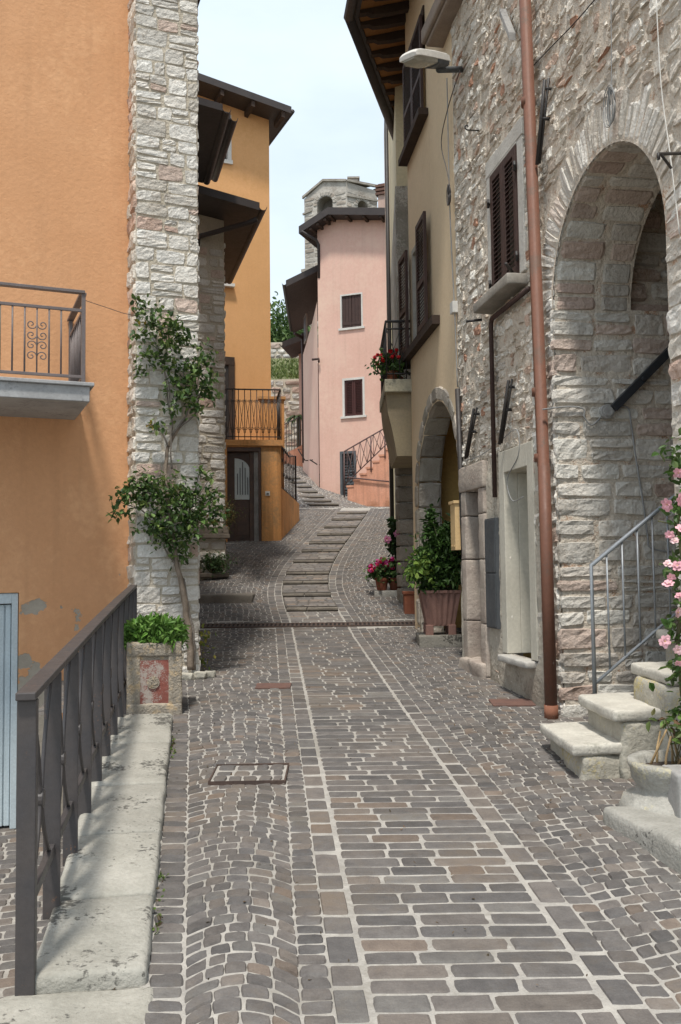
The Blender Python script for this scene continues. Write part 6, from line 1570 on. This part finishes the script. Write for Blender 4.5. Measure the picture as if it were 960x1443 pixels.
for br in ([(240, 625), (243, 600), (236, 560), (232, 520), (236, 480), (224, 450)], [(242, 615), (262, 585), (268, 560), (258, 530), (262, 505), (280, 500)], [(252, 602), (275, 585), (280, 560), (290, 530)],
           [(236, 630), (228, 610), (218, 597), (205, 598)], [(243, 660), (240, 640), (242, 600), (238, 540), (225, 500), (205, 450)], [(246, 770), (225, 745), (200, 720), (165, 705)], [(246, 760), (262, 730), (285, 690), (300, 670)],
           [(240, 720), (270, 700), (310, 720)], [(262, 720), (275, 690), (281, 665), (283, 645)], [(232, 670), (215, 690), (190, 700)]):
    noise_path([PP(x, y, .10+.02*i) for i, (x, y) in enumerate(br)], list(np.linspace(.011, .003, len(br))), mb, 5)
mb.build('trunk', mat('grey_bark', (.24, .21, .18), (.14, .12, .10), 9, .9, 45, .95, attr=True), CR, smooth=True)
LP_ = ((.065, .12, .03), (.09, .155, .04), (.045, .085, .026), (.13, .20, .06), (.06, .10, .035), (.16, .21, .06)); mb = MB()
cl_ = [(205, 440, 16, 60), (197, 470, 12, 40), (225, 455, 20, 110), (245, 465, 18, 100), (235, 480, 22, 110), (255, 480, 12, 50), (205, 500, 14, 50), (230, 505, 20, 90), (245, 525, 16, 60), (195, 425, 6, 22), (200, 522, 8, 30), (270, 515, 18, 100), (290, 498, 14, 70), (285, 525, 20, 110), (270, 545, 20, 100), (290, 550, 14, 55), (298, 560, 9, 30), (260, 565, 18, 70), (275, 578, 14, 45), (250, 545, 16, 60), (240, 575, 12, 30), (215, 598, 9, 20), (230, 602, 8, 14),
       (170, 698, 11, 55), (185, 688, 14, 90), (205, 680, 16, 110), (200, 705, 16, 100), (225, 690, 22, 160), (250, 695, 24, 180), (235, 720, 24, 180), (262, 725, 24, 170), (280, 700, 20, 130), (245, 750, 20, 130), (225, 755, 16, 80), (265, 755, 16, 90), (250, 775, 14, 60), (260, 785, 9, 30), (163, 725, 9, 28), (180, 718, 12, 40), (290, 725, 16, 90), (300, 700, 12, 55), (310, 720, 10, 40), (282, 665, 9, 30), (295, 672, 9, 30), (272, 735, 16, 60), (215, 738, 14, 70), (303, 740, 10, 30), (190, 745, 6, 12)]
C = []
for x, y, r_, n in cl_:
    rr = r_/1300*8.5; C.append(np.array(PP(x, y, .12+rr*.5))+rg.normal(0, .45, (int(n*.82), 3))*np.array([rr*1.2, rr*1.1, rr*1.15]))
leaves(mb, np.concatenate(C), .058, rg, LP_, wide=.62, up=.9, droop=.35); 
yl = np.concatenate([np.array(PP(x, y, .16))+rg.normal(0, .03, (9, 3)) for x, y in ((205, 450), (212, 598), (245, 690), (300, 735), (228, 468))]); leaves(mb, yl, .05, rg, ((.30, .22, .04), (.25, .24, .06)), wide=.6)
mb.build('foliage', m_leaf, CR)
# little stones and sprig at the pillar foot
mb = MB()
for x, y, s_ in ((262, 958, .08), (280, 957, .075), (296, 955, .055)): g_ = G(x, y); mb.rblock((g_.x, g_.y, g_.z+.03), (s_, .05, .035), Matrix.Rotation(rg.uniform(-.5, .5), 3, 'Z'), .02, .012, 4, 14)
tag(mb.build('edging_stones', m_mossy, smooth=True), 'row of small rough stones at the foot of the stone pillar', 'stones')
mb = MB(); b_ = G(286, 948); st = [b_, b_+Vector((.0, 0, .2)), b_+Vector((.03, 0, .42))]; mb.tube(st, .004, 5, (.2, .16, .07)); mb.tube([b_+Vector((-.03, 0, 0)), b_+Vector((-.02, 0, .28))], .004, 5, (.2, .16, .07))
leaves(mb, np.array(b_)+np.stack([rg.normal(.0, .05, 60), rg.normal(0, .04, 60), rg.uniform(.04, .44, 60)], 1), .05, rg, ((.24, .26, .05), (.16, .22, .05), (.32, .28, .06)), wide=.6)
tag(mb.build('sprig', m_leaf), 'small yellowing sprig growing at the corner of the stone pillar', 'plant')
mb = MB(); n = 260; yv = rg.uniform(3.2, 6.9, n); C = np.stack([kerbx(yv)+.02+rg.uniform(-.012, .02, n), yv, gza(0, yv)+rg.uniform(.0, .025, n)], 1); C = C[(np.sin(C[:, 1]*5.3)+np.sin(C[:, 1]*2.1+1)) > .5]
leaves(mb, C, .022, rg, ((.09, .14, .03), (.13, .17, .05), (.10, .07, .04)), wide=.7); struct(mb.build('moss', m_leaf), 'stuff')

# planters against the annex
gq = G(322, 815); zB = gq.z
FX = Fr(gq.x, gq.y, *E_); 
W1 = T('stone_trough', 'stone trough wall with two shelves of plants at the foot of the narrow stone house', 'planter', FX.p(-.4, zB, 0))
m_trough = mat('mossy_trough', (.20, .165, .13), (.13, .11, .09), 5, .7, 25, .95, streak=.4)
mb = MB(); tz = FX.uv(300, 757)[1]; uu1 = 0.0
mb.fbox(FX, -1.1, uu1, zB+.02, zB+.09, -.45, .06); mb.fbox(FX, -1.1, uu1-.0, zB+.09, tz-.02, -.45, -.12); mb.fbox(FX, -1.1, uu1+.03, tz-.02, tz+.06, -.45, .02)
mb.fbox(FX, -1.1, uu1+.02, tz+.06, tz+.18, -.42, -.02); mb.build('trough', m_trough, W1, bevel=.012)
def bush(name, label, c0, rad, n, size, pal, seed, cat='plant', wide=.5, k=14, group=None, droop=.3, spread=.35, stem=0, up=.6, m=None):
    rg = np.random.default_rng(seed); mb = MB(); leaves(mb, cloud(c0, rad, n, rg, k, spread, False), size, rg, pal, wide=wide, droop=droop, up=up)
    for i in range(12):
        a = rg.uniform(0, 6.28); b0 = Vector(c0)-Z3*(rad[2]*1.0+stem); mb.tube([b0+Vector((math.cos(a)*.02, math.sin(a)*.02, 0)), Vector(c0)+Vector((math.cos(a)*rad[0]*.6, math.sin(a)*rad[1]*.6, rg.uniform(-.3, .7)*rad[2]))], .006, 4, (.12, .10, .05))
    return tag(mb.build(name, m or m_leaf), label, cat, group)
c_ = FX.p(-.16, tz+.34, -.16); bush('shrub', 'rusty green bushy shrub on top of the stone trough', c_, (.34, .22, .26), 1500, .05, ((.17, .15, .05), (.22, .16, .06), (.10, .13, .035), (.14, .11, .04)), 91, wide=.35)
c_ = FX.p(-.28, zB+.26, .02); bush('shrub', 'dark green low plant on the bottom shelf of the stone trough', c_, (.30, .16, .18), 900, .05, ((.05, .09, .03), (.07, .12, .04), (.035, .06, .02)), 92)
g1 = G(284, 850); g2 = G(339, 848)
mb = MB(); mb.rblock((g1.x+.1, g1.y+.3, g1.z+.02), (.66, .34, .10), None, .03, .012, 7, 5, c=(.55, .5, .46)); tag(mb.build('stone_step', m_limestone, smooth=True), 'low dark stone doorstep between the pillar and the trough', 'step')

# ================================================================ PLANTS AND POTS, right
# fluted square tub
tb = P(622, 891, 10.55)
zTt = P(620, 832, tb.y).z; zTb = P(620, 889, tb.y).z; sT = .5*(P(650, 832, tb.y).x-P(593, 832, tb.y).x)
TB = T('wooden_tub', 'large fluted brownish square tub standing in the stone arch of the yellow house', 'planter', (tb.x, tb.y+sT, zTb))
m_tub = mat('faded_brown_tub', (.26, .145, .115), (.19, .105, .085), 4, .3, 40, .8, streak=.5)
cT = Vector((P(621.5, 832, tb.y).x, tb.y+sT*.95, 0)); mb = MB(); HB_ = zTt-zTb
def sqring(h, z, flut=0):
    out_ = []; nn = 28
    for sd_ in range(4):
        a = [(-1, -1), (1, -1), (1, 1), (-1, 1)][sd_]; b = [(1, -1), (1, 1), (-1, 1), (-1, -1)][sd_]
        for k in range(nn):
            t = k/nn; x, y = a[0]*(1-t)+b[0]*t, a[1]*(1-t)+b[1]*t; inn_ = 1-flut*(.5-.5*math.cos(2*math.pi*t*6))*(1 if 0 < k else 0)
            out_.append((cT.x+x*h*inn_, cT.y+y*h*inn_, z))
    return out_
rings = [sqring(sT*.66, zTb+.05), sqring(sT*.70, zTb+.07, .05), sqring(sT*.84, zTb+HB_*.55, .05), sqring(sT*.97, zTt-.04, .05), sqring(sT*1.0, zTt-.03), sqring(sT*1.01, zTt), sqring(sT*.90, zTt), sqring(sT*.88, zTt-.06)]
vs = [p for r in rings for p in r]; m_ = len(rings[0]); mb.add(vs, [(i*m_+k, i*m_+(k+1) % m_, (i+1)*m_+(k+1) % m_, (i+1)*m_+k) for i in range(len(rings)-1) for k in range(m_)]+[tuple(range(m_))[::-1], tuple((len(rings)-1)*m_+k for k in range(m_))])
mb.build('tub', m_tub, TB)
for sx in (-1, 1):
    for sy in (-1, 1): mb = MB(); mb.rblock((cT.x+sx*sT*.56, cT.y+sy*sT*.56, zTb+.0), (.045, .045, .065), None, .01, .001, 3, 5); mb.build('foot', m_tub, TB)
mb = MB(); mb.rblock((cT.x-.0, cT.y+.0, zTb-.125), (sT*1.12, sT*1.2, .075), None, .015, .006, 6, 6, c=(.75, .72, .68)); tag(mb.build('stone_slab', m_limestone, smooth=True), 'flat stone slab under the big fluted tub', 'slab')
rg = np.random.default_rng(93); mb = MB(); cB = Vector((cT.x-.02, cT.y-.05, 0)); DB = cT.y
C = []
for x, y, rx_, ry_, n in ((625, 800, 26, 26, 420), (608, 780, 20, 22, 280), (640, 780, 16, 26, 260), (598, 805, 16, 16, 220), (622, 755, 22, 18, 300), (606, 745, 8, 18, 90), (609, 725, 6, 12, 50), (636, 745, 12, 12, 120), (585, 808, 11, 10, 110), (640, 810, 14, 20, 240), (615, 822, 26, 12, 260), (592, 790, 10, 12, 90), (630, 768, 20, 14, 180)):
    q = P(x, y, DB); s_ = DB/1300; C.append(np.array(q)+rg.normal(0, .45, (int(n*1.3), 3))*np.array([rx_*s_, .22 if rx_ > 9 else .05, ry_*s_]))
C = np.concatenate(C); leaves(mb, C, .085, rg, ((.045, .09, .022), (.06, .12, .028), (.08, .15, .035), (.035, .07, .018)), wide=.42, up=.9)
for k in range(40): q = C[rg.integers(0, len(C))]; mb.tube([Vector((cT.x+rg.normal(0, .08), cT.y+rg.normal(0, .08), zTt-.06)), Vector(q)], .006, 4, (.10, .10, .05))
lg = np.array(P(590, 800, DB-.25))+rg.normal(0, 1, (120, 3))*np.array([.10, .05, .09]); leaves(mb, lg, .07, rg, ((.20, .28, .06), (.15, .24, .05)), wide=.6)
tag(mb.build('laurel_bush', m_leaf), 'big dark green leafy bush growing in the fluted tub', 'bush')
# rectangular terracotta trough
b0, b1 = P(569, 868, 12.9), P(594, 868, 12.9); zt1, zb1 = P(580, 838, 12.9).z, P(580, 868, 12.9).z-.02
mb = MB(); mb.box(b0.x+.015, b1.x+.05, 12.9, 13.18, zb1, zt1); mb.box(b0.x, b1.x+.07, 12.885, 13.20, zt1-.0, zt1+.045)
tag(mb.build('terracotta_trough', m_terra, bevel=.01), 'square edged terracotta trough left of the big fluted tub', 'planter')
# low stone bench with pots, flowers
q0 = G(532, 836); yb = 13.95
mb = MB(); qa, qb = P(528, 832, yb), P(590, 836, yb); zb_ = P(550, 838, yb).z; mb.rblock(((qa.x+qb.x)/2, yb+.2, zb_-.02), ((qb.x-qa.x)/2, .16, .08), None, .015, .006, 7, 6)
tag(mb.build('stone_ledge', m_limestone, smooth=True), 'low stone ledge carrying the pink geranium pots', 'ledge')
zl_ = zb_+.062
c_ = P(538, 830, yb); geranium('potted_geranium', 'leftmost potted geranium on the stone ledge, magenta red flowers', (c_.x+.01, yb+.14, zl_), .105, .19, None, 22, PINKR, 11, 330, (.20, .19, .15), spreadz=.15, fr2=.036, potc=(.8, .75, .75), group='pink geraniums on the stone ledge')
c_ = P(557, 830, yb); geranium('potted_geranium', 'second potted geranium on the stone ledge, with bright pink flowers', (c_.x+.01, yb+.22, zl_), .105, .19, None, 24, MAG+PINKR[:1], 12, 330, (.18, .19, .16), spreadz=.17, fr2=.036, potc=(.7, .7, .7), group='pink geraniums on the stone ledge')
c_ = P(574, 830, yb); tP = T('flower_pot', 'terracotta pot with dry brown stems beside the pink geraniums', 'pot', (c_.x, yb+.1, zl_)); mb = MB(); pot(mb, (c_.x, yb+.1, zl_-.03), .12, .16, (.9, 1, 1)); mb.build('pot', m_terra, tP)
rg = np.random.default_rng(94); mb = MB(); leaves(mb, cloud((c_.x, yb+.1, zl_+.2), (.11, .1, .09), 160, rg, 8, .4, False), .045, rg, ((.14, .11, .05), (.10, .12, .05), (.2, .14, .08)), wide=.4); mb.build('dry_foliage', m_leaf, tP)
# hibiscus
hb = P(560, 800, 14.3); bs = G(560, 830)
HBt = T('hibiscus', 'tall dark leafy shrub with pink flowers against the cream pilaster', 'shrub', (hb.x, 14.35, bs.z))
mb = MB(); pot(mb, (hb.x+.03, 14.4, gz(.8, 14.4)), .16, .28, (.6, .6, .6)); mb.build('pot', m_terra, HBt)
mb = MB(); C = []
for x, y, rx_, ry_, n in ((560, 745, 9, 10, 110), (556, 765, 11, 12, 160), (565, 780, 13, 12, 160), (560, 798, 12, 10, 130), (553, 735, 5, 6, 30), (572, 762, 8, 10, 70)):
    q = P(x, y, 14.3); s_ = 14.3/1300; C.append(np.array(q)+rg.normal(0, .45, (n, 3))*np.array([rx_*s_, .12, ry_*s_]))
C = np.concatenate(C); leaves(mb, C, .095, rg, ((.045, .085, .025), (.06, .11, .03), (.035, .065, .02)), wide=.75, up=.9)
for k in range(12): mb.tube([Vector((hb.x+.03, 14.4, gz(.8, 14.4)+.2)), Vector(C[rg.integers(0, len(C))])], .008, 4, (.10, .09, .05))
mb.build('foliage', m_leaf, HBt)
mb = MB()
for x, y in ((563, 749), (569, 756), (546, 760), (560, 752)): mb = MB(); rose_flower(mb, P(x, y, 14.05), .06, (-.2, -1, .1), rg, (.62, .22, .36)); mb.build('flower', m_flower, HBt)
mb = MB(); g_ = G(524, 827); mb.rblock((g_.x+.04, g_.y, g_.z+.05), (.07, .06, .06), None, .03, .01, 4, 9, c=(1.3, 1.3, 1.3)); tag(mb.build('white_stone', m_limestone, smooth=True), 'pale rounded stone left of the pink geraniums', 'stone')
# fallen debris
mb = MB(); C = [];
for k in range(260): x = rng.uniform(-1.3, 1.4); y = rng.uniform(3, 13); C.append((x, y, gz(x, y)+.012))
leaves(mb, np.array(C), .018, rg, ((.10, .07, .04), (.16, .10, .06), (.20, .14, .10)), wide=.5, up=3, droop=0); struct(mb.build('leaf_litter', m_leaf), 'stuff')
